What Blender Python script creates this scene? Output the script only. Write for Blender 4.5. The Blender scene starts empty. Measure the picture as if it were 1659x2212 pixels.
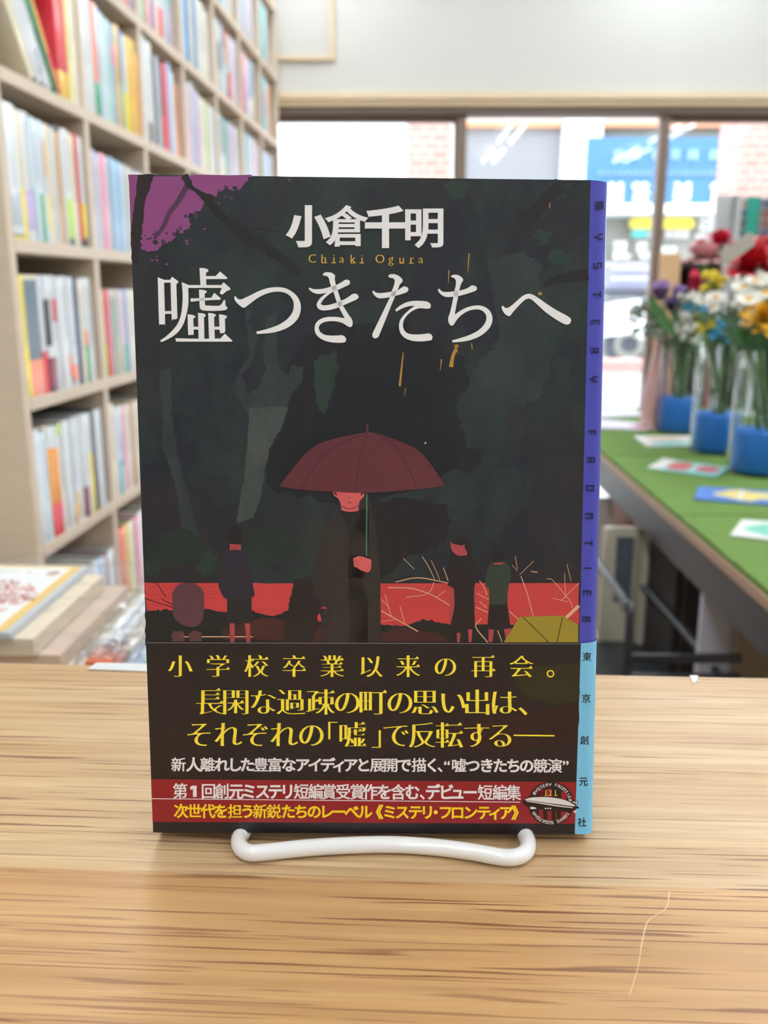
import bpy, bmesh, math, random
from mathutils import Vector, Matrix
from mathutils.geometry import tessellate_polygon

scene = bpy.context.scene
COL = scene.collection
R_ = math.radians
rnd = random.Random(7)

# ------------------------------------------------------------------ camera, light, exposure
F_PX = 1952.0            # focal length in photo pixels (1659 x 2212 frame)
CX, CY = 829.5, 1106.0
PITCH = R_(13.85)
CAM = Vector((0.0, 0.0, 0.161))      # counter top is z = 0
FLOOR_Z, CEIL_Z = -0.94, 1.66
EXPOSURE = 0.5
LAMP = 20.0              # emission of the fluorescent tubes
SKY = 4.2                # brightness of the overcast sky

cam_data = bpy.data.cameras.new('camera')
cam = bpy.data.objects.new('camera', cam_data)
COL.objects.link(cam)
cam.location = CAM
cam.rotation_euler = (math.pi / 2 - PITCH, 0, 0)
cam_data.sensor_fit = 'VERTICAL'
cam_data.sensor_height = 36.0
cam_data.lens = 36.0 * F_PX / 2212.0
cam_data.clip_start = 0.01
cam_data.clip_end = 200
cam_data.dof.use_dof = True
cam_data.dof.focus_distance = 0.262
cam_data.dof.aperture_fstop = cam_data.lens / 2.2      # an opening of 2.2 mm
scene.camera = cam

scene.view_settings.view_transform = 'Standard'
scene.view_settings.look = 'None'
scene.view_settings.gamma = 1.0
scene.view_settings.use_curve_mapping = False
scene.view_settings.exposure = EXPOSURE

world = bpy.data.worlds.new('overcast_sky')
scene.world = world
world.use_nodes = True
bg = world.node_tree.nodes['Background']
bg.inputs['Color'].default_value = (0.93, 0.97, 1.0, 1)
bg.inputs['Strength'].default_value = SKY
scene.cycles.max_bounces = 10
scene.cycles.transparent_max_bounces = 16
scene.cycles.use_denoising = True
scene.cycles.sample_clamp_indirect = 6.0
scene.cycles.caustics_reflective = False
scene.cycles.caustics_refractive = False


# ------------------------------------------------------------------ pixel -> place helpers
def ray(x, y):
    a, b = (x - CX) / F_PX, (CY - y) / F_PX
    c, s = math.cos(PITCH), math.sin(PITCH)
    return Vector((a, c + b * s, -s + b * c))


def at_z(x, y, z):
    d = ray(x, y)
    return CAM + d * ((z - CAM.z) / d.z)


def at_y(x, y, Y):
    d = ray(x, y)
    return CAM + d * (Y / d.y)


def at_plane(x, y, p0, n):
    d = ray(x, y)
    return CAM + d * ((p0 - CAM).dot(n) / d.dot(n))


# ------------------------------------------------------------------ materials
def lin(c):
    return tuple((v / 255 / 12.92 if v / 255 <= .04045 else ((v / 255 + .055) / 1.055) ** 2.4) for v in c)


MATS = {}


def mat(name, rgb, rough=.55, var=.05, scale=40., spec=.5, metal=0., coat=0., bump=0., bscale=200., emit=0., stretch=(1, 1, 1), rgb2=None):
    if name in MATS:
        return MATS[name]
    m = bpy.data.materials.new(name)
    m.use_nodes = True
    nt = m.node_tree
    b = nt.nodes['Principled BSDF']
    c1 = lin(rgb)
    c2 = lin(rgb2) if rgb2 else tuple(v * (1 - var * 2) for v in c1)
    tc = nt.nodes.new('ShaderNodeTexCoord')
    mp = nt.nodes.new('ShaderNodeMapping')
    mp.inputs['Scale'].default_value = stretch
    nt.links.new(tc.outputs['Object'], mp.inputs['Vector'])
    nz = nt.nodes.new('ShaderNodeTexNoise')
    nz.inputs['Scale'].default_value = scale
    nz.inputs['Detail'].default_value = 3
    nt.links.new(mp.outputs[0], nz.inputs['Vector'])
    mx = nt.nodes.new('ShaderNodeMix')
    mx.data_type = 'RGBA'
    mx.inputs['A'].default_value = (*c1, 1)
    mx.inputs['B'].default_value = (*c2, 1)
    nt.links.new(nz.outputs['Fac'], mx.inputs['Factor'])
    nt.links.new(mx.outputs['Result'], b.inputs['Base Color'])
    b.inputs['Roughness'].default_value = rough
    b.inputs['Specular IOR Level'].default_value = spec
    b.inputs['Metallic'].default_value = metal
    b.inputs['Coat Weight'].default_value = coat
    b.inputs['Coat Roughness'].default_value = .12
    if emit:
        b.inputs['Emission Color'].default_value = (*c1, 1)
        b.inputs['Emission Strength'].default_value = emit
    if bump:
        n2 = nt.nodes.new('ShaderNodeTexNoise')
        n2.inputs['Scale'].default_value = bscale
        n2.inputs['Detail'].default_value = 2
        nt.links.new(tc.outputs['Object'], n2.inputs['Vector'])
        bp = nt.nodes.new('ShaderNodeBump')
        bp.inputs['Strength'].default_value = bump
        bp.inputs['Distance'].default_value = .001
        nt.links.new(n2.outputs['Fac'], bp.inputs['Height'])
        nt.links.new(bp.outputs[0], b.inputs['Normal'])
        if coat:
            nt.links.new(bp.outputs[0], b.inputs['Coat Normal'])
    MATS[name] = m
    return m


def clear_mat(name, tint=(255, 255, 255), gloss=.12, rough=.05, fres=True, milk=0.):
    """thin clear film or pane: light goes through, the surface mirrors a little"""
    if name in MATS:
        return MATS[name]
    m = bpy.data.materials.new(name)
    m.use_nodes = True
    nt = m.node_tree
    nt.nodes.remove(nt.nodes['Principled BSDF'])
    out = nt.nodes['Material Output']
    tr = nt.nodes.new('ShaderNodeBsdfTransparent')
    tr.inputs['Color'].default_value = (*lin(tint), 1)
    gl = nt.nodes.new('ShaderNodeBsdfGlossy')
    gl.inputs['Roughness'].default_value = rough
    mx = nt.nodes.new('ShaderNodeMixShader')
    lw = nt.nodes.new('ShaderNodeLayerWeight')
    lw.inputs['Blend'].default_value = .5
    ma = nt.nodes.new('ShaderNodeMath')
    ma.operation = 'MULTIPLY_ADD'
    ma.inputs[1].default_value = .75 if fres else 0
    ma.inputs[2].default_value = gloss
    pw = nt.nodes.new('ShaderNodeMath')
    pw.operation = 'POWER'
    pw.inputs[1].default_value = 4
    nt.links.new(lw.outputs['Facing'], pw.inputs[0])
    nt.links.new(pw.outputs[0], ma.inputs[0])
    ma.use_clamp = True
    nt.links.new(ma.outputs[0], mx.inputs['Fac'])
    nt.links.new(tr.outputs[0], mx.inputs[1])
    nt.links.new(gl.outputs[0], mx.inputs[2])
    last = mx
    if milk:
        df = nt.nodes.new('ShaderNodeBsdfTranslucent')
        df.inputs['Color'].default_value = (.9, .92, .95, 1)
        d2 = nt.nodes.new('ShaderNodeBsdfDiffuse')
        d2.inputs['Color'].default_value = (.9, .92, .95, 1)
        m3 = nt.nodes.new('ShaderNodeMixShader')
        m3.inputs['Fac'].default_value = .6
        nt.links.new(df.outputs[0], m3.inputs[1])
        nt.links.new(d2.outputs[0], m3.inputs[2])
        m2 = nt.nodes.new('ShaderNodeMixShader')
        m2.inputs['Fac'].default_value = milk
        nt.links.new(mx.outputs[0], m2.inputs[1])
        nt.links.new(m3.outputs[0], m2.inputs[2])
        last = m2
    nt.links.new(last.outputs[0], out.inputs['Surface'])
    MATS[name] = m
    return m


# ------------------------------------------------------------------ mesh helpers
def obj(name, bm, mats, parent=None, smooth=False, loc=None):
    me = bpy.data.meshes.new(name)
    bm.normal_update()
    bm.to_mesh(me)
    bm.free()
    for m in (mats if isinstance(mats, (list, tuple)) else [mats]):
        me.materials.append(m)
    if smooth:
        for p in me.polygons:
            p.use_smooth = True
    o = bpy.data.objects.new(name, me)
    COL.objects.link(o)
    if parent is not None:
        o.parent = parent
    if loc is not None:
        o.location = loc
    return o


def tag(o, label, cat, group=None):
    o['label'] = label
    o['category'] = cat
    if group:
        o['group'] = group
    return o


def thing(name, label, cat, loc=(0, 0, 0), rotz=0., group=None):
    o = bpy.data.objects.new(name, None)
    COL.objects.link(o)
    o.location = loc
    o.rotation_euler = (0, 0, rotz)
    o.empty_display_size = .05
    return tag(o, label, cat, group)


def struct(name, bm, m, parent=None):
    o = obj(name, bm, m, parent)
    if parent is None:
        o['kind'] = 'structure'
    return o


def bx(bm, x0, x1, y0, y1, z0, z1, mi=0, M=None, bev=0.):
    vs = [bm.verts.new((x, y, z)) for z in (z0, z1) for y in (y0, y1) for x in (x0, x1)]
    fs = []
    for q in ((0, 2, 3, 1), (4, 5, 7, 6), (0, 1, 5, 4), (2, 6, 7, 3), (0, 4, 6, 2), (1, 3, 7, 5)):
        f = bm.faces.new([vs[i] for i in q])
        f.material_index = mi
        fs.append(f)
    if bev:
        es = list({e for f in fs for e in f.edges})
        r = bmesh.ops.bevel(bm, geom=es, offset=bev, segments=2, affect='EDGES', profile=.5)
        for f in r['faces']:
            f.material_index = mi
        vs = list({v for f in r['faces'] for v in f.verts})
    if M is not None:
        bmesh.ops.transform(bm, matrix=M, verts=vs)
    return vs


def box(*a, **k):
    bm = bmesh.new()
    bx(bm, *a, **k)
    return bm


def prism(bm, pts, z0, z1, mi=0, M=None):
    """polygon in XY drawn up from z0 to z1"""
    lo = [bm.verts.new((p[0], p[1], z0)) for p in pts]
    hi = [bm.verts.new((p[0], p[1], z1)) for p in pts]
    n = len(pts)
    fs = [bm.faces.new(lo[::-1]), bm.faces.new(hi)]
    for i in range(n):
        fs.append(bm.faces.new((lo[i], lo[(i + 1) % n], hi[(i + 1) % n], hi[i])))
    for f in fs:
        f.material_index = mi
    if M is not None:
        bmesh.ops.transform(bm, matrix=M, verts=lo + hi)
    return lo + hi


def tube(bm, pts, r, seg=10, mi=0, closed=False, cap=True):
    pts = [Vector(p) for p in pts]
    n = len(pts)
    rs = r if isinstance(r, (list, tuple)) else [r] * n
    rings = []
    up = None
    for i, p in enumerate(pts):
        if closed:
            t = pts[(i + 1) % n] - pts[i - 1]
        else:
            t = pts[min(i + 1, n - 1)] - pts[max(i - 1, 0)]
        t.normalize()
        if up is None:
            up = Vector((0, 0, 1)) if abs(t.z) < .9 else Vector((1, 0, 0))
        a = t.cross(up)
        if a.length < 1e-6:
            a = t.orthogonal()
        a.normalize()
        b = a.cross(t).normalized()
        up = b
        rings.append([bm.verts.new(p + (a * math.cos(k * 2 * math.pi / seg) + b * math.sin(k * 2 * math.pi / seg)) * rs[i]) for k in range(seg)])
    for i in range(n if closed else n - 1):
        A, B = rings[i], rings[(i + 1) % n]
        for k in range(seg):
            f = bm.faces.new((A[k], B[k], B[(k + 1) % seg], A[(k + 1) % seg]))
            f.material_index = mi
            f.smooth = True
    if cap and not closed:
        for rg in (rings[0][::-1], rings[-1]):
            f = bm.faces.new(rg)
            f.material_index = mi
    return rings


def lathe(bm, prof, seg=32, mi=0, c=(0, 0, 0), smooth=True):
    rings = []
    for (r, z) in prof:
        rings.append([bm.verts.new((c[0] + max(r, 1e-5) * math.cos(k * 2 * math.pi / seg), c[1] + max(r, 1e-5) * math.sin(k * 2 * math.pi / seg), c[2] + z)) for k in range(seg)])
    for A, B in zip(rings, rings[1:]):
        for k in range(seg):
            f = bm.faces.new((A[k], A[(k + 1) % seg], B[(k + 1) % seg], B[k]))
            f.material_index = mi
            f.smooth = smooth


def catmull(pts, n=6, closed=False, corner=50):
    """smooth a polyline, keeping sharp corners sharp"""
    P = [Vector(p) for p in pts]
    N = len(P)
    sharp = []
    for i in range(N):
        if not closed and i in (0, N - 1):
            sharp.append(True)
            continue
        a, b = P[i] - P[i - 1], P[(i + 1) % N] - P[i]
        sharp.append(a.length > 0 and b.length > 0 and math.degrees(a.angle(b)) > corner)
    out = []
    for i in range(N if closed else N - 1):
        p1, p2 = P[i], P[(i + 1) % N]
        p0 = p1 * 2 - p2 if sharp[i] else P[i - 1]
        p3 = p2 * 2 - p1 if sharp[(i + 1) % N] else P[(i + 2) % N]
        for k in range(n):
            t = k / n
            q = .5 * ((2 * p1) + (-p0 + p2) * t + (2 * p0 - 5 * p1 + 4 * p2 - p3) * t * t + (-p0 + 3 * p1 - 3 * p2 + p3) * t ** 3)
            out.append(q)
    if not closed:
        out.append(P[-1])
    return out


M_EDGE = None
# ------------------------------------------------------------------ lettering: outlines of the built-in font
_GL = {}


def glyph(ch):
    """closed outlines of one character, em box 0..1"""
    if ch in _GL:
        return _GL[ch]
    c = bpy.data.curves.new('glyph_tmp', 'FONT')
    c.body = ch
    o = bpy.data.objects.new('glyph_tmp', c)
    COL.objects.link(o)
    dg = bpy.context.evaluated_depsgraph_get()
    cu = o.evaluated_get(dg).to_curve(dg)
    res = []
    for s in cu.splines:
        bp = s.bezier_points
        pts = []
        for i in range(len(bp)):
            a, b = bp[i], bp[(i + 1) % len(bp)]
            p0, p1, p2, p3 = a.co, a.handle_right, b.handle_left, b.co
            straight = (p1 - p0).length < 1e-5 or abs((p1 - p0).cross(p3 - p0).z) + abs((p2 - p0).cross(p3 - p0).z) < 2e-5
            for k in range(1 if straight else 4):
                t = k / 4
                q = p0 * (1 - t) ** 3 + p1 * 3 * t * (1 - t) ** 2 + p2 * 3 * t * t * (1 - t) + p3 * t ** 3
                if not pts or (Vector((q.x, q.y)) - pts[-1]).length > 1e-4:
                    pts.append(Vector((q.x, q.y)))
        if len(pts) > 2 and (pts[0] - pts[-1]).length < 1e-4:
            pts.pop()
        if len(pts) > 2:
            res.append(pts)
    o.evaluated_get(dg).to_curve_clear()
    bpy.data.objects.remove(o)
    bpy.data.curves.remove(c)
    _GL[ch] = res
    return res


def area2(P):
    return sum(P[i - 1].x * P[i].y - P[i].x * P[i - 1].y for i in range(len(P))) / 2


def inside(p, P):
    r = False
    for i in range(len(P)):
        a, b = P[i - 1], P[i]
        if (a.y > p.y) != (b.y > p.y) and p.x < (b.x - a.x) * (p.y - a.y) / (b.y - a.y) + a.x:
            r = not r
    return r


def swell(P, dx, dy):
    """move every outline point outward: dx sideways, dy up and down"""
    out = []
    n = len(P)
    for i in range(n):
        a, b, c = P[i - 1], P[i], P[(i + 1) % n]
        u, v = (b - a).normalized(), (c - b).normalized()
        n1, n2 = Vector((u.y, -u.x)), Vector((v.y, -v.x))
        m = (n1 + n2) / max(.6, 1 + n1.dot(n2))
        out.append(Vector((b.x + m.x * dx, b.y + m.y * dy)))
    return out


def glyph_tris(ch, dx=0., dy=0.):
    """triangles (three 2-D points each) of one character"""
    rim = []
    if dx > 0 and dy >= 0:           # heavier weight: keep the plain shape and add a rim round every outline
        dense = sum(area2(P) for P in glyph(ch))
        k = min(1, max(0, (dense - .2) / .1))
        dx, dy = dx * (1 - .35 * k), dy * (1 - .62 * k)
        for P in glyph(ch):
            Q = swell(P, dx, dy)
            for i in range(len(P)):
                a, b, c, d = P[i - 1], P[i], Q[i], Q[i - 1]
                rim += [[Vector((*v, 0)) for v in t] for t in ((a, b, c), (a, c, d))]
        dx = dy = 0
    cs = [swell(P, dx, dy) if (dx or dy) else P for P in glyph(ch)]
    outs = [P for P in cs if area2(P) > 0]
    holes = [P for P in cs if area2(P) < 0]
    tris = rim
    if dy < -.012:                   # little triangular serifs on the right ends of the thin strokes
        for P in glyph(ch):
            if area2(P) <= 0:
                continue
            for i in range(len(P)):
                a, b = P[i - 1], P[i]
                c, z = P[(i + 1) % len(P)], P[i - 2]
                if ch not in '「」' and .05 < b.y - a.y < .1 and abs(b.x - a.x) < .012 and b.x - c.x > .09 and a.x - z.x > .09 and abs(c.y - b.y) < .02:
                    x, y = b.x + dx, b.y + dy * .6
                    tris.append([Vector((x - .15, y, 0)), Vector((x + .012, y, 0)), Vector((x - .055, y + .075, 0))])
    own = {i: [] for i in range(len(outs))}
    for h in holes:
        best = None
        for i, P in enumerate(outs):
            if inside(h[0], P):
                if best is None or area2(P) < area2(outs[best]):
                    best = i
        if best is not None:
            own[best].append(h)
    for i, P in enumerate(outs):
        loops = [[Vector((p.x, p.y, 0)) for p in L] for L in [P] + own[i]]
        flat = [p for L in loops for p in L]
        for t in tessellate_polygon(loops):
            tris.append([flat[k] for k in t])
    return tris


# ------------------------------------------------------------------ the book on the counter
TILT = R_(7.09 - .0)
n_cam = Vector((0, -math.sin(TILT), math.cos(TILT)))
ROT = Matrix.Rotation(math.pi / 2 - PITCH, 3, 'X')
BK_N = (ROT @ n_cam).normalized()                      # the cover faces the camera and leans back
BK_P = CAM + ROT @ Vector((-.00355, -.00232, -.25793))
BK_C = [at_plane(x, y, BK_P, BK_N) for x, y in ((278, 377), (1317, 391.5), (332, 1797), (1282, 1801))]   # TL TR BL BR
book_loc = (BK_C[2] + BK_C[3]) / 2
EPS = .000022


def cov(x, y, layer=0.):
    """a point of the cover picture (photo pixels) on the cover itself, in the book's own frame"""
    return at_plane(x, y, BK_P, BK_N) + BK_N * (EPS * layer) - book_loc


ART = {}   # colour name -> material slot


class Print:
    """inks printed on one sheet"""
    def __init__(self, mats):
        self.bm = bmesh.new()
        self.mats = list(mats)

    def slot(self, m):
        if m not in self.mats:
            self.mats.append(m)
        return self.mats.index(m)

    def poly(self, pts, m, layer, smooth=0, corner=50):
        P = [Vector((p[0], p[1], 0)) for p in pts]
        if smooth:
            P = catmull(P, smooth, True, corner)
        s = self.slot(m)
        vs = [self.bm.verts.new(cov(p.x, p.y, layer)) for p in P]
        for t in tessellate_polygon([P]):
            if len(set(t)) == 3:
                f = self.bm.faces.new([vs[i] for i in t])
                f.material_index = s
                f.normal_update()
                if f.normal.dot(BK_N) < 0:
                    f.normal_flip()

    def line(self, pts, w, m, layer, smooth=4):
        P = catmull([Vector((p[0], p[1], 0)) for p in pts], smooth, False, 80) if len(pts) > 2 and smooth else [Vector((p[0], p[1], 0)) for p in pts]
        n = len(P)
        L, R2 = [], []
        for i, p in enumerate(P):
            t = (P[min(i + 1, n - 1)] - P[max(i - 1, 0)]).normalized()
            k = i / (n - 1)
            ww = (w[0] * (1 - k) + w[1] * k) if isinstance(w, tuple) else w
            L.append(p + Vector((-t.y, t.x, 0)) * ww / 2)
            R2.append(p - Vector((-t.y, t.x, 0)) * ww / 2)
        s = self.slot(m)
        a = [self.bm.verts.new(cov(p.x, p.y, layer)) for p in L]
        b = [self.bm.verts.new(cov(p.x, p.y, layer)) for p in R2]
        for i in range(n - 1):
            f = self.bm.faces.new((a[i], a[i + 1], b[i + 1], b[i]))
            f.material_index = s
            f.normal_update()
            if f.normal.dot(BK_N) < 0:
                f.normal_flip()

    def char(self, ch, x, y, w, h, m, layer, dx=0., dy=0., rot=0., base=.36, shear=0.):
        """one character whose em box is centred on (x, y)"""
        s = self.slot(m)
        c, q = math.cos(rot), math.sin(rot)
        for t in glyph_tris(ch, dx, dy):
            vs = []
            for p in t:
                a, b = (p.x - .5 + shear * p.y) * w, -(p.y - base) * h
                vs.append(self.bm.verts.new(cov(x + a * c - b * q, y + a * q + b * c, layer)))
            f = self.bm.faces.new(vs)
            f.material_index = s
            f.normal_update()
            if f.normal.dot(BK_N) < 0:
                f.normal_flip()

    def row(self, chars, xs, y0, y1, w, h, m, layer, dx=0., dy=0.):
        for ch, x in zip(chars, xs):
            k = (x - xs[0]) / max(1e-6, xs[-1] - xs[0])
            self.char(ch, x, y0 + (y1 - y0) * k, w, h, m, layer, dx, dy)

    def done(self, name, parent):
        return obj(name, self.bm, self.mats, parent)


def ink(name, rgb, var=.12, scale=600., coat=.35, rough=.45, **k):
    return mat('ink_' + name, rgb, rough=rough, var=var, scale=scale, spec=.35, coat=coat, bump=.05, bscale=900, **k)


def forest_ink(name, cols, scale=22.):
    """dark printed forest: blotches of green, navy and plum with a fine paper grain"""
    m = mat('ink_' + name, cols[0], rough=.42, spec=.35, coat=.4, bump=.08, bscale=700)
    nt = m.node_tree
    b = nt.nodes['Principled BSDF']
    tc = nt.nodes.new('ShaderNodeTexCoord')
    cur = None
    for i, c in enumerate(cols):
        if i == 0:
            rgbn = nt.nodes.new('ShaderNodeRGB')
            rgbn.outputs[0].default_value = (*lin(c), 1)
            cur = rgbn.outputs[0]
            continue
        mp = nt.nodes.new('ShaderNodeMapping')
        mp.inputs['Location'].default_value = (i * 3.1, i * 1.7, i)
        mp.inputs['Scale'].default_value = (1.0, 1.0, .62)
        nt.links.new(tc.outputs['Object'], mp.inputs['Vector'])
        nz = nt.nodes.new('ShaderNodeTexNoise')
        nz.inputs['Scale'].default_value = scale * (1 + .35 * i)
        nz.inputs['Detail'].default_value = 6
        nz.inputs['Roughness'].default_value = .62
        nt.links.new(mp.outputs[0], nz.inputs['Vector'])
        rp = nt.nodes.new('ShaderNodeValToRGB')
        rp.color_ramp.elements[0].position = .46
        rp.color_ramp.elements[1].position = .62
        nt.links.new(nz.outputs['Fac'], rp.inputs['Fac'])
        mx = nt.nodes.new('ShaderNodeMix')
        mx.data_type = 'RGBA'
        nt.links.new(rp.outputs['Color'], mx.inputs['Factor'])
        nt.links.new(cur, mx.inputs['A'])
        mx.inputs['B'].default_value = (*lin(c), 1)
        cur = mx.outputs['Result']
    nt.links.new(cur, b.inputs['Base Color'])
    return m


def Z(s, ox, oy, pts):
    return [(ox + x / s, oy + y / s) for x, y in pts]


def jag(pts, amp, n=5, seed=1):
    """a ragged outline"""
    r = random.Random(seed)
    out = []
    for i in range(len(pts)):
        a, b = pts[i], pts[(i + 1) % len(pts)]
        for k in range(n):
            t = k / n
            out.append((a[0] + (b[0] - a[0]) * t + r.uniform(-amp, amp) * (k > 0), a[1] + (b[1] - a[1]) * t + r.uniform(-amp, amp) * (k > 0)))
    return out


def build_book():
    bk = thing('book', 'novel with dark forest cover, red umbrella figure and black band on white wire stand', 'book', book_loc)
    FOREST = forest_ink('forest', [(28, 33, 38), (27, 42, 42), (38, 32, 37), (22, 26, 40), (35, 50, 47)])
    BANDK = forest_ink('band_dark', [(24, 19, 22), (33, 21, 23), (20, 19, 23), (28, 20, 22)])
    VIOLET = ink('violet', (70, 73, 180), .04)
    SKYB = ink('sky_blue', (122, 200, 240), .02)
    PAPER = mat('page_paper', (228, 222, 208), .7, .08, 300, stretch=(1, 30, 1))
    TH = .019

    # jacket / band sheets wrapped round the boards: front, rounded spine edge, spine, back
    def shell(xl, xb, xr, y0, y1, layer, m_front, m_strip, depth_gap, P):
        def edge(pt, pb, y):
            k = (y - pt[1]) / (pb[1] - pt[1])
            return pt[0] + (pb[0] - pt[0]) * k
        rows = []
        nrow = 12
        R = .0032
        for j in range(nrow + 1):
            t = j / nrow
            col = []
            yl, yb, yr = (y0[i] + (y1[i] - y0[i]) * t for i in range(3))
            l = cov(edge(*xl, yl), yl, layer)
            b = cov(edge(*xb, yb), yb, layer)
            r = cov(edge(*xr, yr), yr, layer)
            uu = (r - b).normalized()
            for k in range(9):
                col.append((l.lerp(b, k / 8), 0))
            st = r - uu * R
            col.append((st, 1))
            c = st - BK_N * R
            for k in range(1, 6):
                a = k / 5 * math.pi / 2
                col.append((c + uu * R * math.sin(a) + BK_N * R * math.cos(a), 1))
            back = c - BK_N * (TH - 2 * R)
            for k in range(0, 6):
                a = k / 5 * math.pi / 2
                col.append((back + uu * R * math.cos(a) - BK_N * R * math.sin(a), 1))
            col.append((l - BK_N * TH, 0))
            rows.append(col)
        sf, ss = P.slot(m_front), P.slot(m_strip)
        V = [[P.bm.verts.new(p) for p, _ in c] for c in rows]
        for A, B, cA in zip(V, V[1:], rows):
            for k in range(len(A) - 1):
                f = P.bm.faces.new((A[k], B[k], B[k + 1], A[k + 1]))
                f.material_index = ss if cA[k + 1][1] and k >= 8 else sf
                f.smooth = True

    LFT = ((278, 377), (332, 1797))
    BND = ((1276, 389), (1241.5, 1800))
    RGT = ((1317, 391.5), (1282, 1801))
    P = Print([FOREST, VIOLET])
    shell(LFT, BND, RGT, (377, 389, 392), (1796, 1799, 1800), 0, FOREST, VIOLET, 0, P)

    # --- forest picture
    purple = ink('dusk', (140, 68, 128), .05, 60)
    bark = ink('bark', (40, 27, 31), .25, 300)
    bark2 = ink('bark_dark', (28, 23, 29), .2, 300)
    twig = ink('twig', (84, 50, 82), .15)
    leafd = ink('leaf_dark', (28, 46, 41), .25, 200)
    leafm = ink('leaf_mid', (33, 50, 43), .3, 200)
    pale = forest_ink('pale_trunk', [(62, 73, 71), (52, 66, 62), (70, 76, 72)], 60)
    pale2 = forest_ink('trunk_and_sheen', [(44, 56, 56), (34, 46, 48), (38, 44, 50)], 40)
    moss = forest_ink('moss', [(33, 52, 45), (25, 38, 36)], 80)
    night = ink('night', (15, 20, 31), .3, 60)
    navy = ink('navy', (17, 19, 30), .3, 200)
    red = ink('water', (205, 66, 66), .12, 90, stretch=(.15, .15, 3))
    red2 = ink('water_deep', (186, 56, 58), .1)
    stone = ink('stone', (94, 58, 66), .1, 300)
    maroon = ink('canopy', (98, 42, 52), .12, 60)
    marline = ink('canopy_seam', (58, 26, 34), .1)
    skin = ink('skin', (206, 92, 92), .04)
    skind = ink('skin_shade', (168, 66, 72), .04)
    robe = ink('robe', (48, 42, 39), .12, 200)
    robed = ink('robe_dark', (34, 28, 29), .15, 200)
    coatn = ink('navy_coat', (40, 36, 50), .12, 200)
    skirt = ink('skirt', (32, 34, 38), .12, 200)
    suit = ink('suit', (32, 24, 28), .12, 200)
    greenc = ink('green_coat', (50, 62, 50), .1, 200)
    yell = ink('yellow_canopy', (160, 142, 46), .1, 60)
    shade = ink('undergrowth', (26, 32, 32), .3, 200)
    shade_r = ink('undergrowth_red', (76, 36, 36), .3, 120)
    rod = ink('green_rod', (70, 128, 92), .05)
    straw = ink('straw', (226, 176, 136), .1)
    gold = ink('gold_fleck', (196, 148, 62), .2)
    whitel = ink('white_letter', (243, 246, 250), .0, coat=.25)
    goldl = ink('gold_letter', (222, 178, 62), .0)
    inkd = ink('spine_letter', (30, 26, 66), .0)

    c1 = lambda p: Z(3.0164, 270, 370, p)
    c2 = lambda p: Z(3.0164, 780, 370, p)
    c3 = lambda p: Z(3.1904, 280, 880, p)
    c4 = lambda p: Z(3.0722, 780, 880, p)

    # night glade behind the canopy
    dusk2 = ink('night_soft', (21, 26, 36), .3, 60)
    P.poly(jag([(660, 720), (880, 700), (1010, 780), (990, 900), (1040, 1000), (760, 1090), (590, 1060), (570, 930), (620, 830)], 16, 8, 13), dusk2, .6)
    P.poly(jag([(690, 760), (870, 740), (960, 800), (940, 900), (990, 1000), (760, 1050), (620, 1040), (600, 930), (650, 860)], 14, 8, 3), night, 1)
    P.poly(jag(c1([(20, 22), (835, 22), (800, 60), (760, 110), (690, 120), (600, 130), (590, 170), (510, 200), (500, 250), (420, 270), (430, 350), (400, 390), (330, 400), (300, 460), (240, 470), (200, 520), (110, 510), (95, 430), (35, 420)]), 4, 5, 5), purple, 1)
    r5 = random.Random(11)
    for _ in range(46):   # leaf flecks across the edge of the sky
        x, y = r5.choice([(150, 455), (250, 430), (300, 500), (370, 420), (430, 380), (470, 300), (520, 240), (560, 190), (640, 140), (700, 110), (760, 90), (410, 330), (330, 360), (250, 500)])
        x += r5.uniform(-55, 55)
        y += r5.uniform(-45, 45)
        s = r5.uniform(8, 22)
        P.poly(jag(c1([(x - s, y), (x, y - s * .7), (x + s, y + s * .2), (x, y + s * .8)]), 1.6, 3, r5.randint(0, 999)), leafd if r5.random() < .6 else twig, 3 + r5.random())
    for _ in range(14):
        x, y = r5.choice([(230, 560), (270, 590), (510, 385), (380, 460), (480, 330), (150, 500), (200, 580)])
        x += r5.uniform(-25, 25)
        y += r5.uniform(-15, 15)
        s = r5.uniform(6, 14)
        P.poly(jag(c1([(x - s, y), (x, y - s * .6), (x + s, y), (x, y + s * .6)]), 1.2, 3, r5.randint(0, 999)), purple, 4.5)
    P.poly(jag(c1([(85, 22), (190, 22), (165, 110), (130, 200), (120, 330), (100, 460), (85, 600), (50, 600), (38, 440), (50, 280), (75, 150)]), 2.2, 4, 8), bark, 5)
    P.line(c1([(405, 95), (350, 190), (290, 270), (250, 360), (190, 440)]), (12, 7), twig, 5)
    P.poly(jag(c1([(370, 22), (415, 22), (440, 90), (520, 140), (590, 165), (570, 210), (640, 270), (740, 340), (850, 420), (960, 480), (1060, 560), (1160, 640), (1130, 690), (1010, 600), (880, 510), (790, 480), (700, 390), (600, 300), (530, 220), (470, 150), (400, 100)]), 2.5, 4, 9), bark2, 5)
    P.line(c1([(820, 400), (860, 375), (920, 385), (1000, 390)]), (7, 3), bark2, 5)
    P.line(c2([(1040, 330), (1120, 280), (1200, 190), (1300, 90)]), (34, 24), bark2, 2)
    P.line(c2([(1190, 740), (1300, 700), (1480, 670)]), (14, 26), bark2, 2)
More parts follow.
